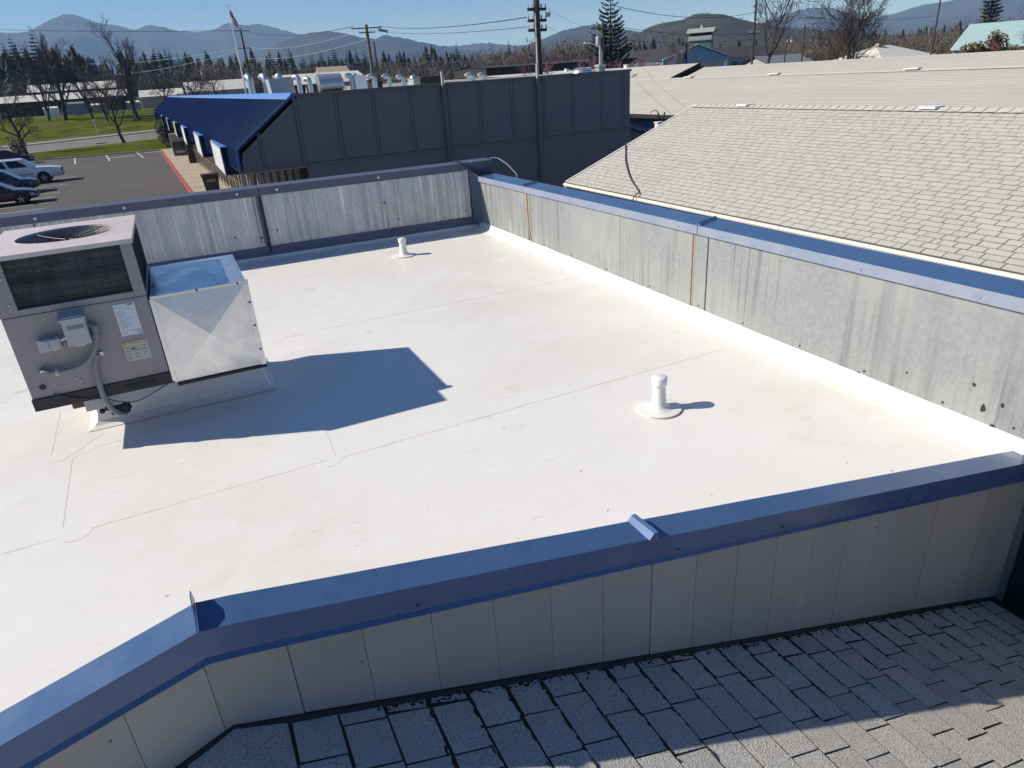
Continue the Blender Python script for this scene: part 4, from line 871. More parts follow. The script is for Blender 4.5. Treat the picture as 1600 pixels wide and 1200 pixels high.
MB().box(1.38, 2.36, 44.88, 45.78, GZ+1.05, GZ+1.13).build('lid', K['trim'], bn, bevel=.02); MB().box(1.62, 2.12, 44.885, 44.94, GZ+.72, GZ+.86).build('opening', K['conduit'], bn)
# masts on the end wall
for x, zt_, lb in ((8.60, 2.60, 'slim grey conduit mast on the slate wall near its middle'), (12.11, 2.64, 'slim grey conduit mast on the slate wall near the dark utility pole')):
    t = thing('conduit_mast', lb, 'mast', (x, YG-.1, GZ))
    MB().tube([(x, YG-.09, GZ), (x, YG-.09, 2.2)], .055, 8).build('lower_pipe', K['grey_trim'], t, smooth=True); MB().tube([(x, YG-.09, 2.2), (x, YG-.09, zt_)], .05, 8).build('upper_pipe', K['steel'], t, smooth=True)
    for z in (-1.2, .5, 1.9): MB().box(x-.09, x+.09, YG-.16, YG-.008, z, z+.05).build('clamp', K['grey_trim'], t)
# low shed in the gap to the right of the end wall
sd_ = thing('shed', 'low slate grey lean-to tucked between the slate wall and the cream roofs', 'shed', (17.6, 26, GZ))
MB().prism([(16.15, 24.2, GZ), (18.3, 24.2, GZ), (18.3, 24.2, -.40), (16.15, 24.2, .30)], (0, 4, 0)).build('wall', K['grey_wall'], sd_, recalc=True)
MB().prism([(16.1, 24.0, .34), (18.6, 24.0, -.47), (18.6, 24.0, -.30), (16.1, 24.0, .51)], (0, 4.4, 0)).build('roof', K['grey_trim'], sd_, recalc=True)
for x, y, zz, lb in ((18.8, 25.2, -.23, 'short white pipe stub beside the slate lean-to'), (19.85, 26.2, -.02, 'tall white post behind the slate lean-to')):
    t = thing('white_post', lb, 'post', (x, y, GZ)); MB().box(x-.13, x+.13, y-.13, y+.13, GZ, zz).build('shaft', K['white'], t, bevel=.02); MB().box(x-.16, x+.16, y-.16, y+.16, zz, zz+.05).build('cap', K['white'], t)
t = thing('service_mast', 'dark forked service mast with a drooping cable by the blue wall', 'mast', (20.2, 26.5, GZ))
MB().tube([(20.2, 26.5, GZ), (20.2, 26.5, .12)], .05, 6).build('pole', K['black'], t)
MB().tube(sm([(20.02, 26.5, .38), (20.06, 26.5, .2), (20.2, 26.5, .1), (20.34, 26.5, .2), (20.38, 26.5, .38)]), .035, 6).build('fork', K['black'], t); MB().tube(sm([(20.08, 26.5, .3), (20.0, 26.5, .42), (19.85, 26.5, .5), (19.6, 26.5, .42)]), .018, 5).build('cable', K['black'], t)

# ------------------------------------------------------------------ equipment on the shop roof
RZ = 1.97
def gooseneck(x, y, zt_, r, label, d=(-1, 0)):
    r *= .86
    t = thing('gooseneck_vent', label, 'vent', (x, y, RZ), 'gooseneck vents on the shop roof'); R = r*1.25; dx, dy = d
    pts = [(x, y, RZ), (x, y, zt_-R-r)]+[(x+dx*R*(1-math.cos(a)), y+dy*R*(1-math.cos(a)), zt_-R-r+R*math.sin(a)) for a in [math.pi*.80*i/10 for i in range(1, 11)]]
    MB().tube(pts, r, 12).build('pipe', K['pipe_galv'], t, smooth=True)
    MB().lathe((x, y, RZ), [(r*1.9, 0), (r*1.7, .04), (r*1.12, .10)], 12).build('flashing', K['pipe_galv'], t, smooth=True)
    MB().lathe((x, y, RZ), [(r*1.06, .22), (r*1.10, .23), (r*1.10, .26), (r*1.06, .27)], 12).build('band', K['zinc'], t)
gl = [(3.92, 34.0, 3.12, .165, 'tall bright gooseneck vent behind the blue ridge flashing', (-.3, 1)), (4.56, 34.0, 3.10, .16, 'tall bright gooseneck vent left of the big grey cabinet', (-.4, 1)), (4.50, 25.6, 2.84, .10, 'slim gooseneck vent just right of the big grey cabinet', (-.6, .8)), (4.93, 26.0, 2.76, .10, 'slim gooseneck vent left of the round hood', (-.6, .8)),
      (6.50, 26.4, 2.79, .11, 'gooseneck vent touching the shield shaped duct', (-1, 0)), (7.20, 26.0, 2.72, .105, 'gooseneck vent right of the shield shaped duct', (-1, .2)), (7.74, 26.0, 2.68, .105, 'second gooseneck vent right of the shield shaped duct', (-1, .1)), (8.27, 26.0, 2.63, .105, 'gooseneck vent left of the sage box', (-1, .1)), (11.10, 26.2, 2.55, .13, 'fat gooseneck vent right of the tall conduit mast', (-1, .2)), (11.60, 26.2, 2.52, .12, 'fat gooseneck vent next to the dark utility pole', (-1, .2))]
for g in gl: gooseneck(*g)
t = thing('rooftop_cabinet', 'big flat grey cabinet between gooseneck vents on the shop roof', 'cabinet', (4.05, 26.6, RZ))
MB().prism([(3.70, 26.3, RZ), (4.36, 26.3, RZ), (4.46, 26.3, 2.78), (3.62, 26.3, 2.74)], (0, .8, 0)).build('housing', K['plastic_grey'], t, recalc=True); MB().box(4.16, 4.34, 26.26, 26.31, 2.05, 2.22).build('hatch', K['tar'], t); MB().lathe((4.05, 26.7, 2.76), [(.12, 0), (.12, .08), (.09, .13), (.01, .15)], 12).build('vent_cap', K['pipe_galv'], t, smooth=True)
t = thing('exhaust_hood', 'large rounded galvanised exhaust hood with a dark mouth', 'hood', (5.7, 26.5, RZ))
hp = [(5.27, 26.0+.42-.42*math.cos(a), 2.42+.38*math.sin(a)) for a in [math.pi*i/12*.95-.15 for i in range(13)]]
hp = [(5.27, p[1], p[2]) for p in hp]+[(5.27, 26.95, 2.05), (5.27, 26.45, 2.05)]
MB().prism(hp, (.82, 0, 0)).build('shell', K['pipe_galv'], t, smooth=False, recalc=True)
MB().prism([(5.35, 25.99, 2.40), (6.02, 25.99, 2.40), (6.02, 26.28, 2.12), (5.35, 26.28, 2.12)], (0, .02, .0)).build('mouth', K['tar'], t, recalc=True)
MB().prism([(5.22, 26.1, 2.05), (6.18, 26.1, 2.05), (6.26, 26.1, RZ), (5.14, 26.1, RZ)], (0, .9, 0)).build('curb', K['plastic_grey'], t, recalc=True)
for x in (6.14, 6.22): MB().tube([(x, 26.2, RZ), (x-.08, 26.3, 2.6)], .02, 5).build('stay', K['pipe_galv'], t)
t = thing('duct_box', 'shield shaped galvanised duct box in the row of roof vents', 'duct', (6.75, 26.4, RZ))
MB().prism([(6.56, 26.2, 2.20), (6.70, 26.2, 1.98), (6.98, 26.2, 1.98), (6.98, 26.2, 2.66), (6.75, 26.2, 2.70), (6.56, 26.2, 2.66)], (0, .5, 0)).build('housing', K['galv_clean'], t, recalc=True); MB().tube([(6.64, 26.45, 2.6), (6.64, 26.45, 2.76)], .07, 8).build('collar', K['pipe_galv'], t)
for x0, x1, z1, mk, lb in ((4.58, 4.86, 2.46, 'tar', 'small black box low between slim gooseneck vents'), (5.02, 5.22, 2.48, 'black', 'small black box left of the round exhaust hood'), (7.02, 7.36, 2.36, 'pale_wall', 'pale low box behind the gooseneck vents'), (7.48, 7.66, 2.42, 'black', 'narrow black box between two gooseneck vents'), (8.85, 9.12, 2.44, 'sage', 'pale sage box beside the long dark box'), (9.13, 10.05, 2.46, 'dark_roof', 'long dark box behind the middle conduit mast'), (10.35, 10.75, 2.22, 'pale_wall', 'low pale box left of the fat gooseneck vents')):
    t = thing('rooftop_box', lb, 'box', ((x0+x1)/2, 26.9, RZ), 'small boxes on the shop roof'); MB().box(x0, x1, 26.6, 27.3, RZ, z1).build('housing', K[mk], t, bevel=.012); MB().box(x0-.02, x1+.02, 26.57, 27.33, z1, z1+.03).build('lid', K[mk], t)
    MB().box(x0-.03, x1+.03, 26.55, 27.35, RZ, RZ+.05).build('curb', K['grey_trim'], t)
t = thing('dome_vent', 'small pale dome vent on the sage box end', 'vent', (9.2, 27.6, RZ)); MB().tube([(9.2, 27.6, RZ), (9.2, 27.6, 2.5)], .07, 8).build('stack', K['pipe_galv'], t); MB().lathe((9.2, 27.6, 2.46), [(.15, 0), (.14, .06), (.09, .11), (.01, .13)], 12).build('dome', K['pipe_galv'], t, smooth=True)
t = thing('skylight_dome', 'low clear dome on the right end of the shop roof', 'skylight', (15.2, 25, RZ)); MB().box(14.75, 15.65, 24.6, 25.4, RZ, 2.24).build('curb', K['grey_trim'], t); MB().lathe((15.2, 25.0, 2.24), [(.42, 0), (.40, .07), (.30, .15), (.15, .19), (.01, .2)], 20).build('dome', K['galv_clean'], t, smooth=True)
t = thing('roof_cowl', 'pale green louvred cowl at the right end of the shop roof', 'cowl', (15.55, 24.2, RZ)); MB().box(15.42, 15.68, 24.1, 24.36, RZ, 2.42).build('stack', K['sage'], t); MB().hexa([(15.36, 24.04, 2.42), (15.74, 24.04, 2.42), (15.74, 24.42, 2.42), (15.36, 24.42, 2.42), (15.42, 24.1, 2.49), (15.68, 24.1, 2.49), (15.68, 24.36, 2.49), (15.42, 24.36, 2.49)]).build('cap', K['sage'], t)
for z in (2.28, 2.34): MB().box(15.40, 15.70, 24.08, 24.38, z, z+.02).build('louvre', K['sage'], t)
# ------------------------------------------------------------------ vehicles
def loft(m, rings, cap=True):
    n = len(rings[0]); b = [p for r in rings for p in r]
    fs = [(i*n+j, i*n+(j+1) % n, (i+1)*n+(j+1) % n, (i+1)*n+j) for i in range(len(rings)-1) for j in range(n)]
    if cap: fs += [tuple(range(n-1, -1, -1)), tuple(range((len(rings)-1)*n, len(rings)*n))]
    m.add(b, fs)
def car(name, label, loc, rz, paint, L, W, H, st, cab, wheels, wr, bedz=None, group='cars in the car park'):
    """st: (x, z_low, z_top, half-width factor) stations; cab: xb0,xb1 (belt), xt0,xt1 (roof), z_belt"""
    t = thing(name, label, 'car' if name != 'pickup_truck' else 'pickup truck', (0, 0, 0), group); hw = W/2
    m = MB(); rings = []
    for x, z0, z1, f in st:
        w = hw*f; h = z1-z0
        half = [(w*.90, z0), (w*.985, z0+.18*h), (w, z0+.50*h), (w*.985, z0+.80*h), (w*.93, z1-.03*h), (w*.55, z1+.012)]
        rings.append([(x, y, z) for y, z in half]+[(x, -y, z) for y, z in reversed(half)])
    loft(m, rings); body = m.build('body', paint, t, smooth=True, recalc=True)
    xb0, xb1, xt0, xt1, zb = cab; c = MB(); b = hw*.93; tt = hw*.74
    rs = [[(xb0, b, zb-.05), (xb1, b, zb-.05), (xb1, -b, zb-.05), (xb0, -b, zb-.05)], [(xt0, tt, H-.05), (xt1, tt, H-.05), (xt1, -tt, H-.05), (xt0, -tt, H-.05)], [(xt0+.2, tt*.86, H), (xt1-.25, tt*.86, H), (xt1-.25, -tt*.86, H), (xt0+.2, -tt*.86, H)]]
    loft(c, rs); c.build('cabin', paint, t, recalc=True, bevel=.02)
    P = lambda a, bb, u: tuple(a[i]+(bb[i]-a[i])*u for i in range(3))
    def pane(p00, p10, p11, p01, out, nm):
        g = MB(); o = Vector(out)*.012
        g.prism([Vector(p00)+o, Vector(p10)+o, Vector(p11)+o, Vector(p01)+o], -Vector(out)*.02); g.build(nm, K['glass'], t, recalc=True)
    nW = 2
    for s in (1, -1):
        A0, A1 = (xb0, s*b, zb-.05), (xb1, s*b, zb-.05); B0, B1 = (xt0, s*tt, H-.05), (xt1, s*tt, H-.05)
        def q(u, v): return P(P(A0, A1, u), P(B0, B1, u), v)
        for u0, u1 in ((.09, .47), (.52, .88)):
            pane(q(u0, .14), q(u1, .14), q(u1-.02, .9), q(u0+.015, .9), (0, s*.95, .3), 'side_window')
    for x0_, x1_, sg, nm in ((xb1, xt1, 1, 'windscreen'), (xb0, xt0, -1, 'rear_window')):
        f = lambda y, v: (x0_+(x1_-x0_)*v, y*(b+(tt-b)*v), zb-.05+(H-zb)*v)
        pane(f(-.9, .12), f(.9, .12), f(.88, .92), f(-.88, .92), (sg*.7, 0, .7), nm)
    for x in wheels:
        for s in (1, -1):
            y = s*(hw-.10)
            MB().tube([(x, s*(hw-.30), wr+.03), (x, s*(hw+.006), wr+.03)], wr*1.17, 20).build('wheel_arch', K['trim'], t)
            a = .11
            w = MB().tube([(x, y-a, wr), (x, y-a+.03, wr), (x, y+a-.03, wr), (x, y+a, wr)] if s > 0 else [(x, y+a, wr), (x, y+a-.03, wr), (x, y-a+.03, wr), (x, y-a, wr)], [wr*.86, wr, wr, wr*.86], 22).build('wheel', K['tyre'], t, smooth=True)
            r = MB(); yo = y+s*(a+.004); r.tube([(x, y, wr), (x, yo-s*.02, wr)], wr*.62, 18); r.tube([(x, y, wr), (x, yo+s*.01, wr)], wr*.16, 10)
            for k in range(5):
                an = 2*math.pi*k/5+.3; d = Vector((math.cos(an), 0, math.sin(an))); e = Vector((-math.sin(an), 0, math.cos(an)))
                r.cbox(Vector((x, yo-s*.004, wr))+d*wr*.36, d*wr*.26, e*wr*.10, Vector((0, .012, 0)))
            r.build('rim', K['rim'], w, recalc=True)
    xf = st[-1][0]; zf0, zf1 = st[-1][1], st[-1][2]
    MB().box(xf-.06, xf+.025, -hw*.42, hw*.42, zf0+.42*(zf1-zf0), zf1-.05).build('grille', K['trim'], t)
    MB().box(xf-.10, xf+.035, -hw*.80, hw*.80, zf0+.02, zf0+.20*(zf1-zf0)).build('bumper', K['trim'], t, bevel=.02)
    for s in (1, -1):
        MB().hexa([(xf-.34, s*hw*.88-.02, zf1-.24), (xf+.02, s*hw*.50, zf1-.24), (xf+.02, s*hw*.78, zf1-.24), (xf-.30, s*hw*.93+.02*s, zf1-.24), (xf-.36, s*hw*.84-.02, zf1-.07), (xf-.02, s*hw*.48, zf1-.09), (xf-.02, s*hw*.76, zf1-.09), (xf-.33, s*hw*.92+.02*s, zf1-.07)]).build('headlight', K['lamp'], t, recalc=True)
        xm = xb1-.25; MB().cbox((xm, s*(hw+.09), zb+.04), (.07, 0, 0), (0, .10, 0), (0, 0, .075)).build('mirror', paint, t, bevel=.02)
        MB().box(xb0+.5, xb1-.3, min(s*(hw-.003), s*(hw+.012)), max(s*(hw-.003), s*(hw+.012)), st[2][1]+.30, st[2][1]+.35).build('side_trim', K['trim'], t)
        for xx in (xb1-1.15, xb0+.55): MB().box(xx, xx+.2, min(s*(hw-.02), s*(hw+.016)), max(s*(hw-.02), s*(hw+.016)), zb-.20, zb-.15).build('door_handle', paint, t)
    return place(t, loc, rz)
car('pickup_truck', 'white crew cab pickup truck parked nose out in the car park', (-10.35, 64.9, GZ+.012), rad(1), K['car_white'], 5.6, 1.97, 1.86,
    [(-3.1, .55, 1.18, .90), (-3.0, .44, 1.24, .97), (-1.2, .40, 1.24, 1), (.4, .38, 1.22, 1), (1.2, .38, 1.20, 1), (1.9, .40, 1.16, .99), (2.42, .40, 1.08, .95), (2.66, .44, 1.00, .86)], (-2.35, 1.12, -1.95, .25, 1.22), (-2.0, 1.42), .385)
car('parked_car', 'blue grey hatchback car parked between the white pickup and the maroon sedan', (-10.75, 58.3, GZ+.012), rad(2), K['car_blue'], 4.4, 1.8, 1.62,
    [(-2.2, .45, .95, .88), (-2.05, .34, 1.05, .96), (-1, .28, 1.05, 1), (.6, .27, 1.03, 1), (1.3, .28, .98, .985), (1.9, .30, .90, .93), (2.15, .34, .80, .82)], (-2.0, 1.25, -1.75, .35, 1.02), (-1.3, 1.38), .33)
car('parked_car', 'maroon sedan parked in the bay next to the blue grey hatchback', (-10.1, 51.9, GZ+.012), rad(2), K['car_maroon'], 4.7, 1.8, 1.45,
    [(-2.35, .42, .92, .86), (-2.2, .32, .98, .95), (-1.1, .25, .96, 1), (.5, .25, .94, 1), (1.2, .26, .90, .985), (1.85, .28, .82, .93), (2.28, .34, .70, .80)], (-1.75, 1.15, -1.2, .25, .94), (-1.4, 1.42), .32)
car('parked_car', 'dark car at the far edge of the car park near the street tree', (-14.9, 88.2, GZ+.012), rad(10), K['car_dark'], 4.7, 1.8, 1.5,
    [(-2.35, .42, .92, .86), (-2.2, .32, .98, .95), (-1.1, .25, .96, 1), (.5, .25, .94, 1), (1.2, .26, .90, .985), (1.85, .28, .82, .93), (2.28, .34, .70, .80)], (-1.75, 1.15, -1.2, .25, .94), (-1.4, 1.42), .32)

# ------------------------------------------------------------------ trees
def bare_tree(h, seed, spread=.55, levels=4, r0=.22, kids=(5, 5, 4, 4), fork=.25, lean=(0, 0), tm=None, cm=None, minr=.012, droop=0):
    rnd = random.Random(seed); T = MB(); Cn = MB()
    def grow(p, d, L, r, lv):
        pts = [p]; q = p; dd = d.copy(); n = 4 if lv < 2 else 3; rs = [r]
        for i in range(n):
            dd = (dd+Vector((rnd.uniform(-1, 1), rnd.uniform(-1, 1), rnd.uniform(-.5, .7)))*.16+Vector((0, 0, .05-droop*lv*.05))).normalized(); q = q+dd*L/n; pts.append(q); rs.append(max(minr*.7, r*(1-.62*(i+1)/n)))
        (T if lv == 0 else Cn).tube(pts, rs, 7 if lv == 0 else (5 if lv == 1 else 3), cap=lv == 0)
        if lv >= levels: return
        for k in range(kids[min(lv, len(kids)-1)]):
            f = fork+(1-fork)*(k+rnd.random()*.8)/kids[min(lv, len(kids)-1)]; f = min(.98, f); i = min(n-1, int(f*n)); a = pts[i].lerp(pts[i+1], f*n-i)
            az = rnd.uniform(0, 2*math.pi) if lv else (k*2.4+rnd.uniform(-.5, .5)); ax = dd.orthogonal().normalized(); bx = dd.cross(ax)
            nd = (dd*(1-spread*.55)+(ax*math.cos(az)+bx*math.sin(az))*spread*rnd.uniform(.7, 1.3)+Vector((0, 0, .16))).normalized()
            grow(a, nd, L*rnd.uniform(.48, .72)*(1.05-.35*f if lv else 1), max(minr, r*(.52 if lv else .5)*(1.1-.4*f)), lv+1)
    grow(Vector((0, 0, -.15)), Vector((lean[0], lean[1], 1)).normalized(), h*.62, r0, 0)
    return T, Cn
def put_tree(name, label, loc, TC, tm, cm, group=None, rz=0, cat='tree'):
    t = thing(name, label, cat, (0, 0, 0), group); T, Cn = TC
    if T.v: T.build('trunk', tm, t, smooth=True)
    Cn.build('crown', cm, t); return place(t, loc, rz)
def tz(x, y): return terrain(x, y)-.05
put_tree('bare_tree', 'dark bare street tree with low forked limbs near the dark car', (-15.3, 103, GZ+.05), bare_tree(8.2, 3, .85, 5, .24, (7, 5, 4, 4, 3), .28), K['bark'], K['twig'])
put_tree('bare_tree', 'dark bare street tree with a tall leaning trunk on the lawn strip', (-4.9, 109, GZ+.05), bare_tree(9.5, 14, .70, 5, .24, (7, 5, 4, 4, 3), .35, (-.10, 0)), K['bark'], K['twig'])
for x, y, h, s, r0, lb in ((-18.0, 182, 16.5, 5, .65, 'thick trunked bare tree with long rising limbs in the field'), (-21.5, 186, 14.5, 6, .4, 'slender bare tree close behind the thick trunked one'), (-13.0, 184, 15.5, 7, .38, 'bare tree with steep dark limbs between the thick trunks in the field'), (-4.2, 176, 17.5, 8, .60, 'tall bare tree with a heavy trunk beyond the road')):
    put_tree('bare_tree', lb, (x, y, tz(x, y)), bare_tree(h, s, .46, 5, r0*.8, (7, 5, 4, 4, 3), .14, minr=.02), K['bark'], K['twig'])
put_tree('brown_tree', 'rounded tree still holding brown leaves in the field', (-9.6, 172, tz(-9.6, 172)), bare_tree(10.5, 21, .75, 5, .25, (7, 6, 5, 4, 3), .2, minr=.022), K['bark'], K['twig_brown'])
for x, y, h, s in ((8.5, 176, 9, 31), (13.5, 186, 9.5, 32), (2.5, 200, 9, 33)):
    put_tree('bare_tree', 'low spreading bare tree behind the far end of the shop row', (x, y, tz(x, y)), bare_tree(h, s, .9, 5, .26, (7, 5, 4, 4, 3), .25, minr=.02), K['bark'], K['twig'], 'bare trees behind the shop row')
put_tree('bare_tree', 'dark bare tree with a leaning trunk beside the blue gabled house', (68.8, 70, GZ), bare_tree(15.2, 41, .62, 4, .24, (7, 5, 5, 5), .40, (.06, 0), minr=.02), K['bark'], K['twig'])
put_tree('bare_tree', 'wide brownish multi-stemmed bare tree beyond the cream roofs', (95.5, 80, GZ), bare_tree(17, 44, .72, 4, .22, (9, 7, 6, 5), .10, minr=.022), K['bark'], K['twig'])
put_tree('bare_tree', 'second brownish bare tree growing into the wide one', (101.5, 84, GZ), bare_tree(14, 47, .78, 4, .2, (8, 7, 6, 5), .12, minr=.022), K['bark'], K['twig'])
put_tree('bare_tree', 'small grey bare tree before the stone coloured sheds', (73, 92, GZ), bare_tree(9, 48, .7, 4, .14, (7, 6, 5, 4), .2, minr=.02), K['bark'], K['twig_brown'])
put_tree('bare_tree', 'bare tree overhanging the pale teal roof', (140, 80, GZ), bare_tree(9.5, 52, .7, 4, .15, (7, 6, 5, 4), .2, minr=.02), K['bark'], K['twig'])

def conifer(h, rad_, seed, tiers=26, per=9, upsweep=.10, dens=9, ws=1.0):
    rnd = random.Random(seed); T = MB(); Cn = MB(); T.tube([(0, 0, -.2), (0, 0, h*.5), (0, 0, h*.98)], [h*.017+.05, h*.010+.03, .015], 7)
    for i in range(tiers):
        f = i/tiers; z = h*(.08+.90*f); R = rad_*(1-f)**.85*rnd.uniform(.8, 1.15)+.12
        for k in range(per if f < .8 else 5):
            a = 2*math.pi*(k+rnd.random())/per; d = Vector((math.cos(a), math.sin(a), 0)); e = Vector((-d.y, d.x, 0)); L = R*rnd.uniform(.65, 1.1)
            def at(u): return Vector((0, 0, z))+d*L*u+Vector((0, 0, L*(-.30*u+(.18+upsweep)*u*u)))
            for j in range(dens):
                u = .18+.82*(j+rnd.random())/dens; p = at(min(u, 1)); w = (L*.20*(1.1-.6*u)+.06)*ws
                s = rnd.choice((-1, 1)); t1 = p+e*s*w*rnd.uniform(.6, 1.3)+d*w*.6+Vector((0, 0, rnd.uniform(-.5, .05)*w)); t2 = p+d*w*rnd.uniform(.5, 1.1)+Vector((0, 0, rnd.uniform(-.25, .3)*w))
                Cn.add([p-d*w*.3, t1, t2], [(0, 1, 2)]); Cn.add([p, p+Vector((0, 0, -w*rnd.uniform(.4, .9)))+e*s*w*.4, p+d*w], [(0, 1, 2)])
    return T, Cn
put_tree('fir_tree', 'tall dark fir with upswept tips beside the dark long building', (49.6, 75, GZ), conifer(14.2, 3.9, 2, 30, 11, .42, 11), K['bark'], K['needle'])
put_tree('fir_tree', 'small dark pointed evergreen in front of the brown woodland', (39.4, 113, GZ), conifer(8.0, 2.2, 5, 20, 9, .1, 8), K['bark'], K['needle'])
far_kinds = [conifer(20, 4.3, s, 20, 10, 0, 6, 2.3) for s in (61, 62, 63, 64)]
protos = []
for T, Cn in far_kinds: protos.append((T.mesh('trunk'), Cn.mesh('crown')))
for a, b in protos: a.materials.append(K['bark']); b.materials.append(K['needle_far'])
fi = 0
def far_conifer(x, y, ztop, label, group):
    global fi
    a, b = protos[fi % 4]; fi += 1; g = terrain(x, y)-.2; s = (ztop-g)/20
    t = thing('conifer', label, 'tree', (x, y, g), group, rz=fi*1.7)
    for nm, me in (('trunk', a), ('crown', b)):
        o = bpy.data.objects.new(nm, me); C.objects.link(o); o.parent = t
    wv = .85+.3*((fi*37) % 10)/10; t.scale = (s*wv, s*wv, s)
tall = [(-40.2, 297, 23), (-39.3, 307, 25), (-34.9, 288, 21.5), (-31.7, 298, 25.5), (-32.6, 318, 22.5), (-45, 292, 21), (-49, 300, 24), (-36.5, 292, 22), (-28.5, 306, 19)]
for q in tall: far_conifer(*q, 'tall dark conifer of the clump behind the white sheds', 'conifers behind the white sheds')
mid = [(5, 420, 27), (7.7, 430, 26), (11.2, 440, 27), (13, 440, 26), (14.9, 400, 22.5), (18.1, 410, 22), (19.4, 399, 19.5), (25.1, 379, 17.5), (37.3, 378, 19.5), (54.9, 376, 21), (67, 394, 22), (69.1, 374, 18), (77.4, 392, 19), (78.1, 372, 18.5), (93.1, 410, 22), (94.8, 389, 19.5), (102, 397, 20), (119.2, 403, 18.5), (129.6, 410, 19), (94.3, 285, 11), (130.9, 325, 17.5), (143.9, 395, 16), (143.5, 297, 16), (140.1, 299, 13.5), (151.1, 305, 14.5), (153.4, 303, 13.5), (146.4, 262, 9.2), (151.9, 259, 11.2), (136.3, 221, 11.5), (157.5, 279, 14.5), (220, 204, 8.8), (223, 201, 9), (215, 209, 8.6), (129, 214, 8.4), (31, 385, 18), (44, 380, 17), (49, 390, 18.5), (60, 384, 20), (63, 380, 18), (84, 396, 19), (88, 385, 17), (107, 400, 19.5), (112, 395, 17.5), (-2, 410, 20), (-7, 415, 18), (1, 430, 21)]
for q in mid: far_conifer(*q, 'dark conifer in the far treeline under the mountains', 'conifers of the far treeline')
for x, y, zt_, lb in ((164, 103, 17, 'thick dark cypress trunked tree behind the pale teal roof'), (173, 99, 11, 'broad dark conifer right behind the pale teal roof'), (182, 97, 10.5, 'second broad dark conifer behind the pale teal roof')):
    put_tree('cypress_tree', lb, (x, y, GZ), conifer(zt_-GZ, 3.4, int(x), 26, 11, .2, 10, 2.0), K['bark'], K['twig_brown'] if x < 170 else K['needle'])

# shrubs: leafy clumps
def leaf_blob(rx, ry, rz_, seed, n=700, s=.12, lumps=6):
    rnd = random.Random(seed); m = MB(); cs = [(Vector((rnd.uniform(-.6, .6)*rx, rnd.uniform(-.6, .6)*ry, rz_*rnd.uniform(.45, 1.15))), rnd.uniform(.35, .6)) for _ in range(lumps)]
    for i in range(n):
        c, q = rnd.choice(cs); d = Vector((rnd.gauss(0, 1), rnd.gauss(0, 1), rnd.gauss(0, 1))).normalized()*rnd.uniform(.6, 1.0)
        p = c+Vector((d.x*rx*q, d.y*ry*q, d.z*rz_*q)); p.z = max(.02, p.z)
        a = Vector((rnd.uniform(-1, 1), rnd.uniform(-1, 1), rnd.uniform(-1, 1))).normalized()*s; b = a.orthogonal().normalized()*s*.8
        m.add([p-a, p+b, p+a, p-b], [(0, 1, 2, 3)])
    return m
def shrub(label, loc, dims, mk, seed, n=700, s=.12, group=None, name='shrub'):
    t = thing(name, label, 'shrub', (0, 0, 0), group); st_ = MB(); rnd = random.Random(seed)
    for i in range(4): st_.tube([(rnd.uniform(-.1, .1), rnd.uniform(-.1, .1), -.1), (rnd.uniform(-.4, .4)*dims[0], rnd.uniform(-.4, .4)*dims[1], dims[2]*.8)], [.05, .02], 5)
    st_.build('stems', K['bark'], t); leaf_blob(*dims, seed, n, s).build('foliage', K[mk], t); place(t, loc)
shrub('rounded dark shrub at the far end of the shop walk', (.2, 91.5, GZ), (1.2, 1.4, 2.0), 'twig', 3, 1500, .09)
shrub('small dry shrub beside the dark car', (-14.4, 93.5, GZ), (.9, .9, 1.7), 'twig_brown', 4, 500, .10)
for i, (x, y, a, b, h, lb) in enumerate(((112, 75.5, 3.2, 2.4, 2.7, 'low red and green bush at the left of the reddish hedge'), (117, 75, 3.4, 2.4, 3.3, 'red and green bush in the middle of the reddish hedge'), (120.5, 75, 2.6, 2.2, 4.2, 'tallest reddish bush of the hedge before the pale teal roof'), (125.0, 74.5, 2.6, 2.2, 3.0, 'olive bush at the right of the reddish hedge'))):
    shrub(lb, (x, y, GZ), (a, b, h), 'leaf_red' if i != 3 else 'leaf_olive', 50+i, 1800, .22, 'bushes of the reddish hedge')
for i, (x, y, lb) in enumerate(((34.6, 55, 'pink flowering shrub left of the pale cowl'), (38.5, 55, 'pink flowering shrub right of the pale cowl'), (43.6, 56, 'pink flowering shrub near the end of the dark long building'), (29.8, 55, 'pink flowering shrub before the dark long building'))):
    T, Cn = bare_tree(6.2, 70+i, .55, 4, .08, (8, 7, 6, 4), .08, minr=.012)
    put_tree('flowering_shrub', lb, (x, y, GZ), (T, Cn), K['bark'], K['blossom'], 'pink shrubs before the dark building', cat='shrub')
for i, (x, y) in enumerate(((46, 260), (53.5, 262))):
    shrub('yellow green rounded tree above the white warehouse', (x, y, GZ), (4.2, 4, 5.5), 'leaf_olive', 80+i, 900, .5, 'yellow green trees above the warehouse', 'round_tree')

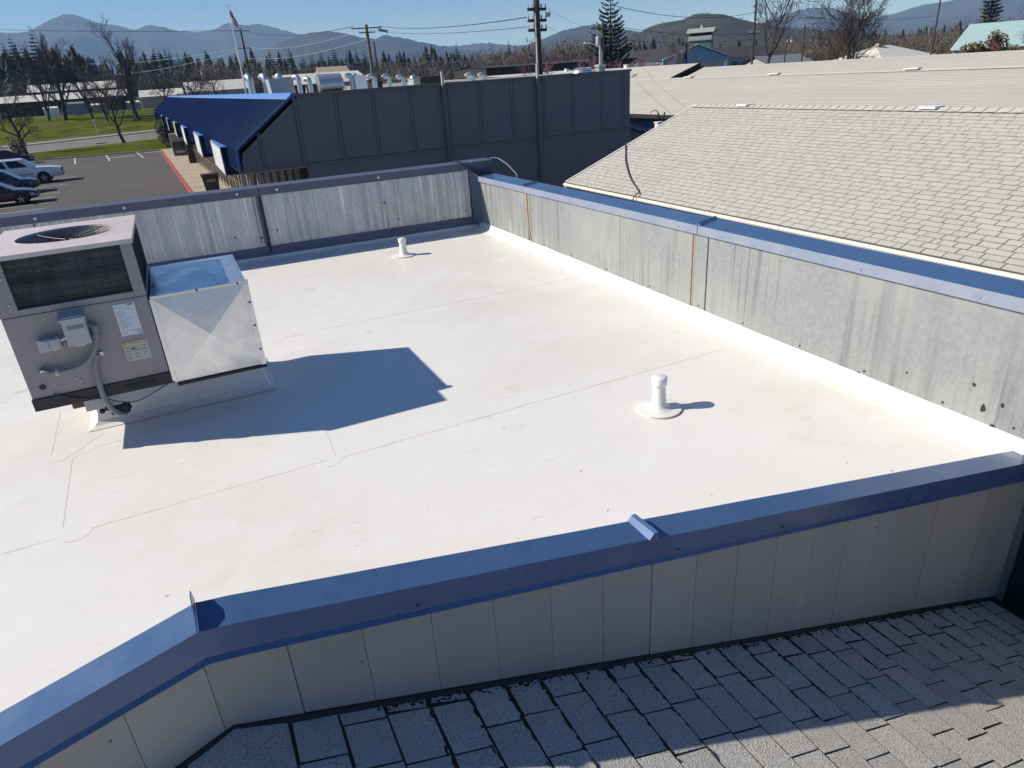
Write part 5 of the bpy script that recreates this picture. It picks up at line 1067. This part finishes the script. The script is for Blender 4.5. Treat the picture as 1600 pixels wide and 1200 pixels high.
# far brown woodland that reads as one mass
random.seed(77)
wd = MB(); wc = MB()
def twig_mass(m, x, y, h, r, n):
    g = terrain(x, y)-.3; cz = g+h*.60; hz_ = h*.42
    for i in range(n):
        d = Vector((random.gauss(0, 1), random.gauss(0, 1), random.gauss(0, 1))).normalized()*random.random()**.45
        p = Vector((x+d.x*r, y+d.y*r, cz+d.z*hz_)); e = p+Vector((d.x*.7+random.uniform(-.4, .4), d.y*.7+random.uniform(-.4, .4), .55+random.uniform(-.3, .5)))*random.uniform(.5, 1.3)
        w = Vector((random.uniform(-1, 1), random.uniform(-1, 1), random.uniform(-.5, .5)))*random.uniform(.04, .13)
        m.add([p-w, p+w, e], [(0, 1, 2)])
    for k in range(3): m.tube([(x, y, g), (x+random.uniform(-.5, .5)*r, y, g+h*.75)], [.2, .04], 3, cap=False)
def ring(az0, az1, d0, d1, n, h0, h1, tri=210, m=wd):
    for i in range(n):
        a = rad(random.uniform(az0, az1)); d = random.uniform(d0, d1); x, y = d*math.sin(a), d*math.cos(a)
        twig_mass(m, x, y, random.uniform(h0, h1), random.uniform(2.5, 5), tri)
ring(-11, 8, 255, 330, 90, 7, 13); ring(4, 20, 235, 340, 110, 8, 13); ring(16, 33, 190, 300, 130, 8, 12.5); ring(24, 33, 145, 180, 60, 8, 11.5, 420); ring(16.5, 20.5, 140, 170, 16, 5, 8, 260)
ring(33, 47, 190, 300, 110, 6, 10); ring(45, 62, 205, 310, 140, 6, 12)
tag(wd.build('woodland', K['twig_brown']), 'far brown leafless woodland filling the valley floor', 'woodland', kind='stuff')
def cone_mass(az0, az1, d0, d1, n, h0, h1):
    for i in range(n):
        a = rad(random.uniform(az0, az1)); d = random.uniform(d0, d1); x, y = d*math.sin(a), d*math.cos(a); g = terrain(x, y)-.5; h = random.uniform(h0, h1); r = h*random.uniform(.18, .30)
        for t_ in range(9):
            f = t_/9; z = g+h*(.1+.85*f); R = r*(1-f)+.3
            for k in range(6):
                b = 2*math.pi*(k+random.random())/6; d_ = Vector((math.cos(b), math.sin(b), 0)); e = Vector((-d_.y, d_.x, 0)); p = Vector((x, y, z+h*.10))
                wc.add([p, p+d_*R-Vector((0, 0, h*.16))+e*R*.45, p+d_*R*1.1-Vector((0, 0, h*.13))-e*R*.45], [(0, 1, 2)])
random.seed(91)
def bush_mass(az0, az1, d0, d1, n, h0, h1):
    for i in range(n):
        a = rad(random.uniform(az0, az1)); d = random.uniform(d0, d1); x, y = d*math.sin(a), d*math.cos(a); g = terrain(x, y)-.5; h = random.uniform(h0, h1); r = h*.45
        for k in range(70):
            v = Vector((random.gauss(0, 1), random.gauss(0, 1), random.gauss(0, 1))).normalized()*random.random()**.4
            p = Vector((x+v.x*r, y+v.y*r, g+h*.52+v.z*h*.5)); s_ = random.uniform(.35, .9); e1 = Vector((random.uniform(-1, 1), random.uniform(-1, 1), random.uniform(-1, 1))).normalized()*s_; e2 = e1.orthogonal().normalized()*s_*.7
            wc.add([p-e1, p+e2, p+e1, p-e2], [(0, 1, 2, 3)])
bush_mass(-14, 22, 300, 420, 260, 6, 13); bush_mass(20, 40, 270, 380, 200, 6, 11); bush_mass(38, 66, 250, 380, 200, 5, 9)
cone_mass(-14, 22, 340, 640, 420, 12, 22); cone_mass(20, 40, 320, 640, 340, 10, 17); cone_mass(38, 66, 290, 600, 330, 8, 14); cone_mass(-9, -3, 280, 330, 40, 14, 20)
tag(wc.build('conifer_wood', K['needle_far']), 'far dark conifer wood behind the brown trees', 'woodland', kind='stuff')

# ------------------------------------------------------------------ far buildings
def shed(name, label, x0, x1, y0, y1, ze, zr_, wall, roofm, ridge='x', over=.3, windows=(), group=None, cat='building', hip=0):
    g = min(terrain(x0, y0), terrain(x1, y0), terrain((x0+x1)/2, y1))-.3
    t = thing(name, label, cat, ((x0+x1)/2, (y0+y1)/2, g), group)
    MB().box(x0, x1, y0, y1, g, ze).build('wall', wall, t)
    r = MB(); o = over
    if ridge == 'x':
        ym = (y0+y1)/2; A = [(x0-o, y0-o, ze), (x1+o, y0-o, ze), (x1+o-hip, ym, zr_), (x0-o+hip, ym, zr_), (x1+o, y1+o, ze), (x0-o, y1+o, ze)]
    else:
        xm = (x0+x1)/2; A = [(x0-o, y1+o, ze), (x0-o, y0-o, ze), (xm, y0-o+hip, zr_), (xm, y1+o-hip, zr_), (x1+o, y0-o, ze), (x1+o, y1+o, ze)]
    r.add(A, [(0, 1, 2, 3), (3, 2, 4, 5)]+([(0, 3, 5), (1, 4, 2), (0, 5, 4, 1)] if hip else [])); ro = r.build('roof', roofm, t, recalc=True)
    if not hip:
        if ridge == 'x':
            ym = (y0+y1)/2
            for xx, q_ in ((x0, .02), (x1, -.02)): MB().prism([(xx+q_, y0+.02, ze-.02), (xx+q_, y1-.02, ze-.02), (xx+q_, ym, zr_-.1)], (q_*4, 0, 0)).build('gable', wall, t, recalc=True)
        if ridge == 'y':
            xm = (x0+x1)/2; MB().prism([(x0+.02, y0-.04, ze-.02), (x1-.02, y0-.04, ze-.02), (xm, y0-.04, zr_-.12)], (0, .1, 0)).build('gable', wall, t, recalc=True)
            for s, (xa, xb) in enumerate(((x0-o, xm), (xm, x1+o))):
                za, zb_ = (ze, zr_) if s == 0 else (zr_, ze); MB().prism([(xa, y0-o-.06, za-.02), (xb, y0-o-.06, zb_-.02), (xb, y0-o-.06, zb_+.16), (xa, y0-o-.06, za+.16)], (0, .12, 0)).build('barge_board', K['white'], t, recalc=True)
    for (a, b, c, d) in windows:
        f = MB().box(a, b, y0-.08, y0+.02, c, d).build('window', K['white'], t); MB().box(a+.08, b-.08, y0-.10, y0-.078, c+.08, d-.08).build('pane', K['glass'], f)
    return t
shed('greenhouse', 'long white roofed shed row seen behind the bare field trees', -30, -9, 236, 246, 5.6, 7.5, K['dark_wall'], K['white_roof'])
shed('greenhouse', 'lower white roofed shed in front of the long shed row', -34, -6, 213, 221, 3.3, 4.8, K['dark_wall'], K['white_roof'])
shed('storage_shed', 'small grey flat sided shed at the edge of the field', -19.5, -15, 203, 206, 2.2, 2.6, K['conduit'], K['conduit'], over=.05)
for x, lb in ((-22.6, 'white trailer parked beside the small grey shed'), (-12.6, 'cream trailer right of the small grey shed'), (-5.0, 'cream trailer beyond the tall heavy bare tree')):
    shed('trailer', lb, x-1.4, x+1.6, 203, 205.4, 1.6, 1.95, K['white'] if x < -20 else K['sand_wall'], K['white'], over=.02)
shed('greenhouse', 'white sheeted greenhouse row beyond the shop row', 8, 24, 205, 217, 3.0, 5.4, K['pale_wall'], K['white_roof'])
shed('barn', 'pale low shed roof left of the white greenhouse row', -3, 7, 210, 218, 2.6, 4.2, K['sand_wall'], K['white_roof'])
t = thing('red_tent', 'small dull red tent on the white greenhouse row', 'tent', (17, 224, 0)); MB().add([(15.6, 222, 0), (18.4, 222, 0), (18.4, 225, 0), (15.6, 225, 0), (17, 223.5, 8.2)], [(0, 1, 4), (1, 2, 4), (2, 3, 4), (3, 0, 4)]).build('canopy', mat('red_canvas', (.22, .06, .06), .9), t); MB().tube([(17, 223.5, -2), (17, 223.5, 8.2)], .1, 5).build('pole', K['steel'], t)
shed('warehouse', 'white roofed warehouse behind the shop roof vents', 18.4, 31.6, 119, 131, 2.75, 4.35, K['pale_wall'], K['white_roof'], over=.4)
shed('warehouse', 'low pale flat building behind the right of the shop roof', 33, 47, 70, 84, 2.05, 2.2, K['pale_wall'], K['white_roof'], over=.1)
shed('long_building', 'long dark flat roofed building before the brown woodland', 49, 79, 110, 124, 3.3, 3.62, K['dark_wall'], K['dark_roof'], over=.2)
shed('house', 'small tan house in the far trees above the roof vents', 42, 50, 205, 212, 5.2, 7.0, K['sand_wall'], K['sand_wall'], windows=((43.5, 44.8, 2.6, 4.2), (47, 48.3, 2.6, 4.2)))
shed('house', 'small cream house far up the valley left of the flagpole', 20, 26, 330, 338, 10.5, 13, K['sand_wall'], K['brown_wall'], windows=((21, 22.5, 7, 9), (23.6, 25, 7, 9)))
bh = shed('gabled_house', 'blue gabled house with white trim and dark roof below the green tower sign', 76.3, 90, 100, 118, 2.55, 4.62, K['house_blue'], K['dark_roof'], 'y', .25, windows=())
MB().box(89.75, 90.02, 99.93, 100.02, GZ, 2.5).build('corner_board', K['white'], bh); MB().box(86.4, 86.9, 99.95, 100.02, .9, 1.5).build('vent', K['conduit'], bh)
shed('wing', 'dark grey roofed wing right of the blue gabled house', 90.6, 112, 108, 122, 2.3, 4.2, K['conduit'], K['dark_roof'], windows=((93, 94.6, .4, 1.8), (98, 99.6, .4, 1.8), (104, 105.6, .4, 1.8)))
# green tower sign with lettering
tw = thing('tower_sign', 'green tower sign with white letters under a small gabled roof', 'sign', (110, 131, GZ))
MB().box(107.5, 112.3, 130.2, 133.5, GZ, 6.9).build('tower', K['sign_green'], tw); MB().box(107.4, 112.4, 129.95, 130.19, 6.05, 6.95).build('name_board', K['sage'], tw)
MB().box(107.6, 112.2, 130.6, 133.2, 6.9, 7.7).build('belfry', K['dark_wall'], tw)
MB().prism([(107.0, 129.6, 7.55), (112.8, 129.6, 7.55), (112.9, 131.9, 8.45), (106.9, 131.9, 8.45)], (0, 0, .08)).build('roof', K['sage'], tw, recalc=True); MB().prism([(107.0, 134.2, 7.55), (112.8, 134.2, 7.55), (112.9, 131.9, 8.45), (106.9, 131.9, 8.45)], (0, 0, .08)).build('roof', K['sage'], tw, recalc=True)
MB().lathe((109.9, 131.9, 8.45), [(.2, 0), (.16, .3), (.02, .75)], 8).build('finial', K['white'], tw)
fc = bpy.data.curves.new('letters', 'FONT'); fc.body = 'GRANGE CO-OP'; fc.size = .78; fc.extrude = .02; fc.align_x = 'CENTER'
fo = bpy.data.objects.new('tmp', fc); C.objects.link(fo); bpy.context.view_layer.update()
fme = bpy.data.meshes.new_from_object(fo.evaluated_get(bpy.context.evaluated_depsgraph_get())); bpy.data.objects.remove(fo); fme.materials.clear(); fme.materials.append(K['white'])
lo_ = bpy.data.objects.new('lettering', fme); C.objects.link(lo_); lo_.parent = tw; lo_.location = Vector((109.9, 129.92, 6.22))-tw.location; lo_.rotation_euler = (math.pi/2, 0, 0); lo_.scale = (.80, 1, 1); tw.rotation_euler = (0, 0, rad(-48))
shed('house', 'hip roofed pale house right of the wide bare trees', 122, 136, 95, 106, .35, 2.55, K['pale_wall'], K['white_roof'], over=.5, hip=5.5)
t = thing('chimney', 'short stone chimney on the hip roofed pale house', 'chimney', (127.2, 100, 1.6)); MB().box(126.8, 127.6, 99.7, 100.5, 1.5, 3.0).build('stack', K['sand_wall'], t); MB().box(126.7, 127.7, 99.6, 100.6, 3.0, 3.12).build('cap', K['dark_wall'], t)
mb_ = shed('metal_barn', 'pale teal metal roofed barn behind the reddish hedge', 141, 175, 76, 94, .8, 5.3, K['pale_wall'], K['teal_roof'], over=.6, hip=2.5); mb_.rotation_euler = (0, 0, rad(-55))
shed('house', 'low brown roofed house behind the small grey bare tree', 84, 96, 132, 140, 1.6, 3.4, K['sand_wall'], K['brown_wall'], over=.4)
shed('house', 'low house with a red brown roof between the bare trees', 112, 122, 118, 128, 1.0, 2.7, K['sand_wall'], K['brown_wall'], over=.5, windows=((114, 115.4, -.6, .6),))
shed('house', 'grey roofed house right of the leaning bare tree', 100, 110, 100, 108, .6, 2.2, K['pale_wall'], K['conduit'], over=.5, windows=((102, 103.4, -1, .2),))
shed('canopy_building', 'low building with an orange edged flat canopy left of the blue house', 84, 100, 150, 160, 3.4, 4.0, K['sand_wall'], mat('orange_roof', (.42, .14, .06), .7), over=.6)
shed('stone_shed', 'stone coloured shed in the gap between the dark building and the blue house', 64.5, 73, 96, 103, 1.9, 2.5, K['pale_wall'], K['conduit'], over=.2)
# shade sail and small white stubs on the far cream roof
sl_ = thing('shade_sail', 'tan shade sail stretched behind the far cream roof', 'sail', (52, 62, GZ))
MB().add([(49.0, 60, 2.05), (54.2, 60.5, 2.05), (51.2, 61.5, .85), (51.3, 60.8, 1.55), (49.0, 60.02, 2.02), (54.2, 60.52, 2.02), (51.2, 61.52, .82)], [(0, 3, 1), (0, 2, 3), (3, 2, 1), (4, 5, 6)]).build('canvas', K['canvas'], sl_)
for x, y in ((49.0, 60.05), (54.2, 60.55)): MB().tube([(x, y, GZ), (x, y, 2.1)], .05, 6).build('post', K['steel'], sl_)
t = thing('navy_post', 'dark navy post with a small bracket before the blue gabled house', 'post', (48.6, 60, GZ)); MB().tube([(48.6, 60, GZ), (48.6, 60, 3.85)], .11, 8).build('shaft', K['navy'], t); MB().box(48.3, 48.5, 59.9, 60.1, 2.6, 3.0).build('bracket', K['navy'], t)
for x, y, s in ((36.3, 62.5, .16), (36.3, 58.5, .3), (36.3, 52.5, .2)):
    t = thing('roof_stub', 'small white vent stub on the far cream ridge', 'vent', (x, y, 2.15), 'white stubs on the far cream ridge'); MB().box(x-.15, x+.15, y-s, y+s, 1.9, 2.36).build('stub', K['white'], t, bevel=.03); MB().box(x-.18, x+.18, y-s-.03, y+s+.03, 2.36, 2.40).build('cap', K['white'], t)

# ------------------------------------------------------------------ poles, lamps, wires, flag
def pole(label, x, y, zt_, r, arms=(), mk='pole_wood', extras=()):
    t = thing('utility_pole', label, 'pole', (x, y, terrain(x, y)))
    MB().tube([(x, y, terrain(x, y)-.3), (x, y, zt_)], [r*1.12, r*.85], 10).build('shaft', K[mk], t, smooth=True)
    for z, w, dirn in arms:
        d = Vector((math.cos(dirn), math.sin(dirn), 0)); n = Vector((-d.y, d.x, 0))
        a = MB(); a.cbox((x, y, z), d*w, n*.05, Vector((0, 0, .06))); ao = a.build('crossarm', K[mk], t)
        for k in (-.95, -.5, .5, .95):
            p = Vector((x, y, z+.06))+d*w*k; MB().lathe(p, [(.03, 0), (.05, .05), (.03, .09), (.045, .13), (.01, .17)], 8).build('insulator', K['plastic_grey'], ao)
    return t
pole('slim dark utility pole behind the flagpole', 17.45, 150, 13, .20, ((12.6, 1.6, .1), (9.7, 1.2, .1)))
pB = pole('weathered utility pole with a crowded crossarm and street lamp arm', 23.45, 85, 8.35, .20, ((8.0, 1.7, -.15), (7.55, .9, -.15)), 'pole_light')
MB().tube([(24.1, 85.2, GZ), (24.15, 85.2, 6.6)], .09, 6).build('riser', K['pole_wood'], pB)
MB().tube(sm([(23.4, 85, 4.9), (22.9, 85, 5.25), (22.2, 85, 5.5), (21.8, 85, 5.5)]), .05, 6).build('lamp_arm', K['steel'], pB); MB().box(21.5, 22.2, 84.9, 85.1, 5.42, 5.56).build('lamp_head', K['steel'], pB, bevel=.03)
for k in range(5): MB().lathe((24.9+k*.22, 85, 7.62-.05*k), [(.05, 0), (.10, .08), (.10, .25), (.05, .32)], 8).build('cutout', K['pole_wood'], pB)
pC = pole('thick dark utility pole standing close behind the slate wall', 16.52, 31, 6.0, .165, ((4.95, .47, 0), (4.50, .47, 0), (4.11, .47, 0)))
MB().tube([(16.36, 30.85, 1.5), (16.36, 30.85, 4.8)], .03, 5).build('riser', K['steel'], pC)
for k, x in enumerate((17.02, 17.16)): MB().lathe((x, 31, 4.62), [(.03, 0), (.07, .06), (.07, .16), (.03, .22)], 8).build('cutout', K['plastic_grey'], pC)
pD = pole('thin utility pole with one long crossarm before the tall fir', 38.75, 60, 5.9, .14, ((5.6, 1.3, .0),), 'pole_light')
MB().lathe((38.3, 60, 4.1), [(.2, 0), (.22, .1), (.22, .75), (.2, .85)], 10).build('transformer', K['plastic_grey'], pD, smooth=True)
lp = thing('street_lamp', 'pale street lamp with a curved arm before the tall fir', 'street lamp', (32.07, 50, GZ)); MB().tube([(32.07, 50, GZ), (32.07, 50, 3.85)], .07, 8).build('post', K['steel'], lp, smooth=True); MB().tube(sm([(32.07, 50, 3.7), (31.6, 50, 3.95), (31.2, 50, 4.1), (30.9, 50, 4.12)]), .045, 6).build('arm', K['steel'], lp); MB().box(30.65, 31.2, 49.9, 50.1, 4.05, 4.18).build('lamp_head', K['steel'], lp, bevel=.03)
pole('thin utility pole beside the leaning bare tree', 71.6, 75, 12, .13, ((5.0, 1.0, .1),))
pole('thin leaning utility pole above the hip roofed house', 121.4, 85, 12, .14, ((4.4, 1.1, .5),))
pole('short pale pole before the stone coloured shed', 77.5, 110, 5.8, .14, ((5.2, .9, .1),), 'pole_light')
pole('dark pole by the wide brownish bare tree', 88, 82, 6.0, .12, ((5.6, .8, .3),))
lp2 = thing('street_lamp', 'street lamp with a drooping head beside the wide brownish bare tree', 'street lamp', (82.5, 80, GZ)); MB().tube([(82.5, 80, GZ), (82.5, 80, 3.8)], .09, 6).build('post', K['pole_wood'], lp2); MB().tube(sm([(82.5, 80, 3.7), (82.8, 80, 4.1), (83.6, 80, 4.15)]), .06, 5).build('arm', K['steel'], lp2); MB().box(83.4, 84.0, 79.9, 80.1, 3.8, 4.12).build('lamp_head', K['white'], lp2)
fp = thing('flagpole', 'white flagpole with a limp striped flag behind the navy mansard', 'flagpole', (10.75, 100, GZ))
xw_ = 11.5; fp.location = (xw_, 112, terrain(xw_, 112)); fx, fy = 12.05, 112
fp.location = (fx, fy, GZ)
MB().tube([(fx, fy, GZ), (fx, fy, 13.0)], [.13, .05], 8).build('pole', K['white'], fp, smooth=True); MB().lathe((fx, fy, 13.0), [(.02, 0), (.12, .08), (.12, .14), (.02, .22)], 8).build('finial', K['zinc'], fp)
flag = MB(); nU, nV = 8, 13; FV = []
for j in range(nV+1):
    for i in range(nU+1):
        u = i/nU; v = j/nV; FV.append((fx+.06+u*.95*(.55+.45*v)+.06*math.sin(v*9+u*5), fy+.16*math.sin(u*9+v*3), 12.75-v*1.55-u*1.35*(.75+.25*v)))
def flag_part(name, sel, m, parent=None):
    mb = MB(); mb.add(FV, [f for f in sel]); return mb.build(name, m, parent or fp)
cells = lambda cond: [(j*(nU+1)+i, j*(nU+1)+i+1, (j+1)*(nU+1)+i+1, (j+1)*(nU+1)+i) for j in range(nV) for i in range(nU) if cond(i, j)]
can = lambda i, j: i < 4 and j < 7
fl_ = flag_part('flag_white_stripes', cells(lambda i, j: not can(i, j) and j % 2 == 1), K['white']); flag_part('flag_red_stripes', cells(lambda i, j: not can(i, j) and j % 2 == 0), K['flag_red']); flag_part('flag_canton', cells(can), K['flag_blue'])
yp = thing('marker_post', 'slim pale yellow post with a small top plate at the road edge', 'post', (-8.1, 115, GZ)); MB().tube([(-8.1, 115, GZ), (-8.1, 115, .05)], .06, 6).build('shaft', mat('pale_yellow', (.6, .56, .32), .6), yp); MB().box(-8.28, -7.92, 114.95, 115.05, -.15, .22).build('plate', K['white'], yp); MB().box(-8.6, -7.6, 114.6, 115.4, GZ-.1, GZ+.2).build('footing', K['concrete'], yp)
def wire(label, pts, r, sag=.5, mk='cable'):
    out = []
    for a, b in zip(pts, pts[1:]):
        a, b = Vector(a), Vector(b)
        for k in range(12): t = k/12; p = a.lerp(b, t); p.z -= sag*4*t*(1-t); out.append(p)
    out.append(Vector(pts[-1])); tag(MB().tube(out, r, 4).build('overhead_wire', K[mk], loc=tuple(pts[0])), label, 'wire')
wire('long dark wire from the weathered pole past the flagpole over the car park', [(-60, 165, 18.5), (17.4, 150, 12.7), (22.0, 85.2, 8.22)], .035, .9)
wire('dark wire linking the weathered pole to the thick dark pole', [(24.8, 84.8, 8.15), (16.1, 31, 4.65)], .022, .35)
wire('lower dark wire linking the weathered pole to the thick dark pole', [(24.3, 84.9, 7.70), (16.1, 31, 4.26)], .016, .3)
wire('dark wire from the thick dark pole to the thin pole at the fir', [(16.97, 31, 5.02), (38.0, 60, 5.72)], .008, .25)
wire('lower dark wire from the thick dark pole toward the tall fir', [(16.97, 31, 4.26), (37.6, 60, 5.0), (47.5, 75, 5.2)], .008, .3)
wire('upper dark wire from the tall fir down to the right hand poles', [(40.0, 60, 7.4), (71.6, 75, 7.4), (121.4, 85, 6.5)], .026, .8)
wire('middle dark wire from the tall fir to the thin pole by the leaning tree', [(40.0, 60, 5.75), (70.6, 75, 5.15)], .022, .5)
wire('lower dark wire past the tall fir across the brown hill', [(40.0, 60, 4.6), (72.5, 75, 4.4)], .018, .4)
wire('pale wire crossing in front of the far woods beside the slim dark pole', [(18.6, 150, 9.75), (-8, 240, 9.0)], .03, .8, 'cable_pale')
wire('second pale wire crossing in front of the far woods', [(17.6, 150, 9.85), (-14, 240, 12.0)], .03, .8, 'cable_pale')
wire('pale wire from the weathered pole toward the slim dark pole', [(22.6, 85.1, 7.7), (18.4, 150, 9.8)], .024, .8, 'cable_pale')
wire('second pale wire from the weathered pole toward the slim dark pole', [(23.4, 85, 6.9), (17.6, 150, 8.0)], .024, .8, 'cable_pale')
wire('pale wire low before the brown woodland', [(23.5, 85.2, 4.4), (60, 108, 4.4)], .02, .3, 'cable_pale')

# ------------------------------------------------------------------ hills and mountains
RANGES = {
'R1': [(-1417, 6344, 426), (-1083, 6409, 503), (-867, 6442, 489), (-776, 6454, 479), (-672, 6465, 500), (-557, 6476, 555), (-467, 6483, 586), (-412, 6487, 593), (-366, 6490, 583), (-274, 6494, 539), (-112, 6499, 509), (-10, 6500, 480), (108, 6499, 506), (301, 6493, 459), (391, 6488, 447), (534, 6478, 454), (663, 6466, 499), (779, 6453, 480), (900, 6437, 480), (1064, 6412, 436), (1181, 6392, 397), (1352, 6358, 365), (1650, 6287, 320), (2052, 6168, 248)],
'R2': [(477, 4173, 120), (645, 4150, 210), (778, 4127, 251), (862, 4111, 262), (927, 4096, 261), (1007, 4078, 248), (1070, 4062, 229), (1150, 4039, 215), (1201, 4024, 228), (1266, 4005, 215), (1394, 3962, 182), (1523, 3914, 148), (1716, 3834, 103)],
'R3': [(1412, 5419, 210), (1681, 5342, 228), (1944, 5252, 211), (2119, 5184, 204), (2272, 5119, 210), (2420, 5050, 188), (2588, 4966, 167), (2875, 4806, 120)],
'R4': [(1470, 3286, 60), (1609, 3220, 101), (1719, 3163, 137), (1798, 3119, 163), (1876, 3073, 176), (1939, 3033, 178), (2000, 2993, 163), (2061, 2952, 144), (2121, 2909, 126), (2236, 2821, 94)],
'R5': [(802, 1268, 12), (849, 1237, 48), (874, 1219, 57), (903, 1198, 68), (931, 1176, 71), (954, 1158, 78), (971, 1143, 79), (994, 1124, 74), (1024, 1096, 62), (1053, 1069, 52), (1084, 1037, 43), (1121, 996, 34), (1162, 948, 25), (1206, 892, 16)],
'R6': [(4083, 4396, 144), (4224, 4261, 235), (4329, 4155, 272), (4445, 4030, 282), (4530, 3934, 259), (4642, 3801, 184), (4764, 3648, 206), (4853, 3528, 239), (4938, 3408, 248), (5036, 3262, 276), (5161, 3059, 287), (5317, 2779, 286), (5566, 2241, 186)]}
def ridge_mesh(name, pts, m, depth, jag, seed, ext=900):
    P = [Vector(p) for p in pts]
    a = P[0]+(P[0]-P[1]).normalized()*ext; a.z = -6; b = P[-1]+(P[-1]-P[-2]).normalized()*ext; b.z = max(-6, P[-1].z*.5); P = [a]+P+[b]
    R = []; step = max(10, depth*.012)
    for i in range(len(P)-1):
        n = max(2, int((P[i+1]-P[i]).length/step))
        p0, p1, p2, p3 = P[max(0, i-1)], P[i], P[i+1], P[min(len(P)-1, i+2)]
        for k in range(n):
            t = k/n; q = p1.lerp(p2, t); q.z = .5*(2*p1.z+(p2.z-p0.z)*t+(2*p0.z-5*p1.z+4*p2.z-p3.z)*t*t+(3*p1.z-p0.z-3*p2.z+p3.z)*t**3); R.append(q)
    NV = 30; vs = []; nb = 6
    for q in R:
        d = Vector((q.x, q.y, 0)).normalized()
        for j in range(NV+1):
            v = j/NV; p = Vector((q.x, q.y, 0))-d*depth*(1-v)
            pr_ = v**1.35; fold = noise.fractal((p.x*2.2/depth*2, p.y*2.2/depth*2, seed), .9, 2.1, 5)*.34*(v*(1-v)*4)**.7
            z = -6+(q.z+6)*max(0, pr_+fold*(1-v*.75)*.9)
            z += jag*(noise.noise((p.x/22, p.y/22, seed+3))+.6*noise.noise((p.x/9, p.y/9, seed)))*min(1, v*3)*(max(q.z, 0)/(abs(q.z)+30))
            z = min(z, -6+(q.z+6)*(.10+.90*v)+jag)
            vs.append((p.x, p.y, z))
        for j in range(1, nb+1):
            v = j/nb; p = Vector((q.x, q.y, 0))+d*depth*.6*v; vs.append((p.x, p.y, -6+(q.z+6)*(1-v)))
    k = NV+1+nb; mb = MB(); mb.add(vs, [(i*k+j, (i+1)*k+j, (i+1)*k+j+1, i*k+j+1) for i in range(len(R)-1) for j in range(k-1)])
    return tag(mb.build(name, m, smooth=True, recalc=False), kind='structure')
ridge_mesh('mountains', RANGES['R1'], K['forest'], 2600, 7, 1); ridge_mesh('mountains', RANGES['R2'], K['forest'], 1500, 7, 2, 500); ridge_mesh('mountains', RANGES['R3'], K['forest'], 1500, 7, 3)
ridge_mesh('mountains', RANGES['R4'], K['forest'], 1400, 6, 4, 400); ridge_mesh('hill', RANGES['R5'], K['forest_brown'], 560, 3, 5, 120); ridge_mesh('mountains', RANGES['R6'], K['forest'], 2200, 7, 6)
# trees standing along the near hill's skyline
random.seed(88); sk = MB(); P5 = [Vector(p) for p in RANGES['R5']]
for i in range(900):
    k = random.random()*(len(P5)-1); j = int(k); q = P5[j].lerp(P5[j+1], k-j); d = Vector((q.x, q.y, 0)).normalized(); back = random.random()**1.5*260
    x, y = q.x-d.x*back, q.y-d.y*back; z = -6+(q.z+6)*max(.1, 1-back/560)**1.35-2; h = random.uniform(3, 6.5); r = h*.3
    for t_ in range(5):
        zz = z+h*(.15+.17*t_); R_ = r*(1-t_/5.5)
        for c in range(5):
            b = 2*math.pi*(c+random.random())/5; p = Vector((x, y, zz+h*.2)); e = Vector((math.cos(b)*R_, math.sin(b)*R_, -h*.2)); w = Vector((-math.sin(b), math.cos(b), 0))*R_*.5
            sk.add([p, p+e+w, p+e-w], [(0, 1, 2)])
tag(sk.build('hill_trees', K['needle_far']), 'conifers dotting the near brown hill', 'woodland', kind='stuff')
# ------------------------------------------------------------------ haze
hz = MB().box(-9600, 9600, -760, 9900, -8.5, 640).build('haze', None); tag(hz, 'thin blue valley haze', 'haze', kind='stuff')
hm = bpy.data.materials.new('haze'); hm.use_nodes = True; hn = hm.node_tree.nodes; hn.remove(hn['Principled BSDF'])
pv = hn.new('ShaderNodeVolumePrincipled'); pv.inputs['Color'].default_value = (.34, .56, 1, 1); pv.inputs['Absorption Color'].default_value = (1, 1, 1, 1); pv.inputs['Density'].default_value = .000125; pv.inputs['Anisotropy'].default_value = 0
hm.node_tree.links.new(pv.outputs[0], hn['Material Output'].inputs['Volume']); hz.data.materials.append(hm)
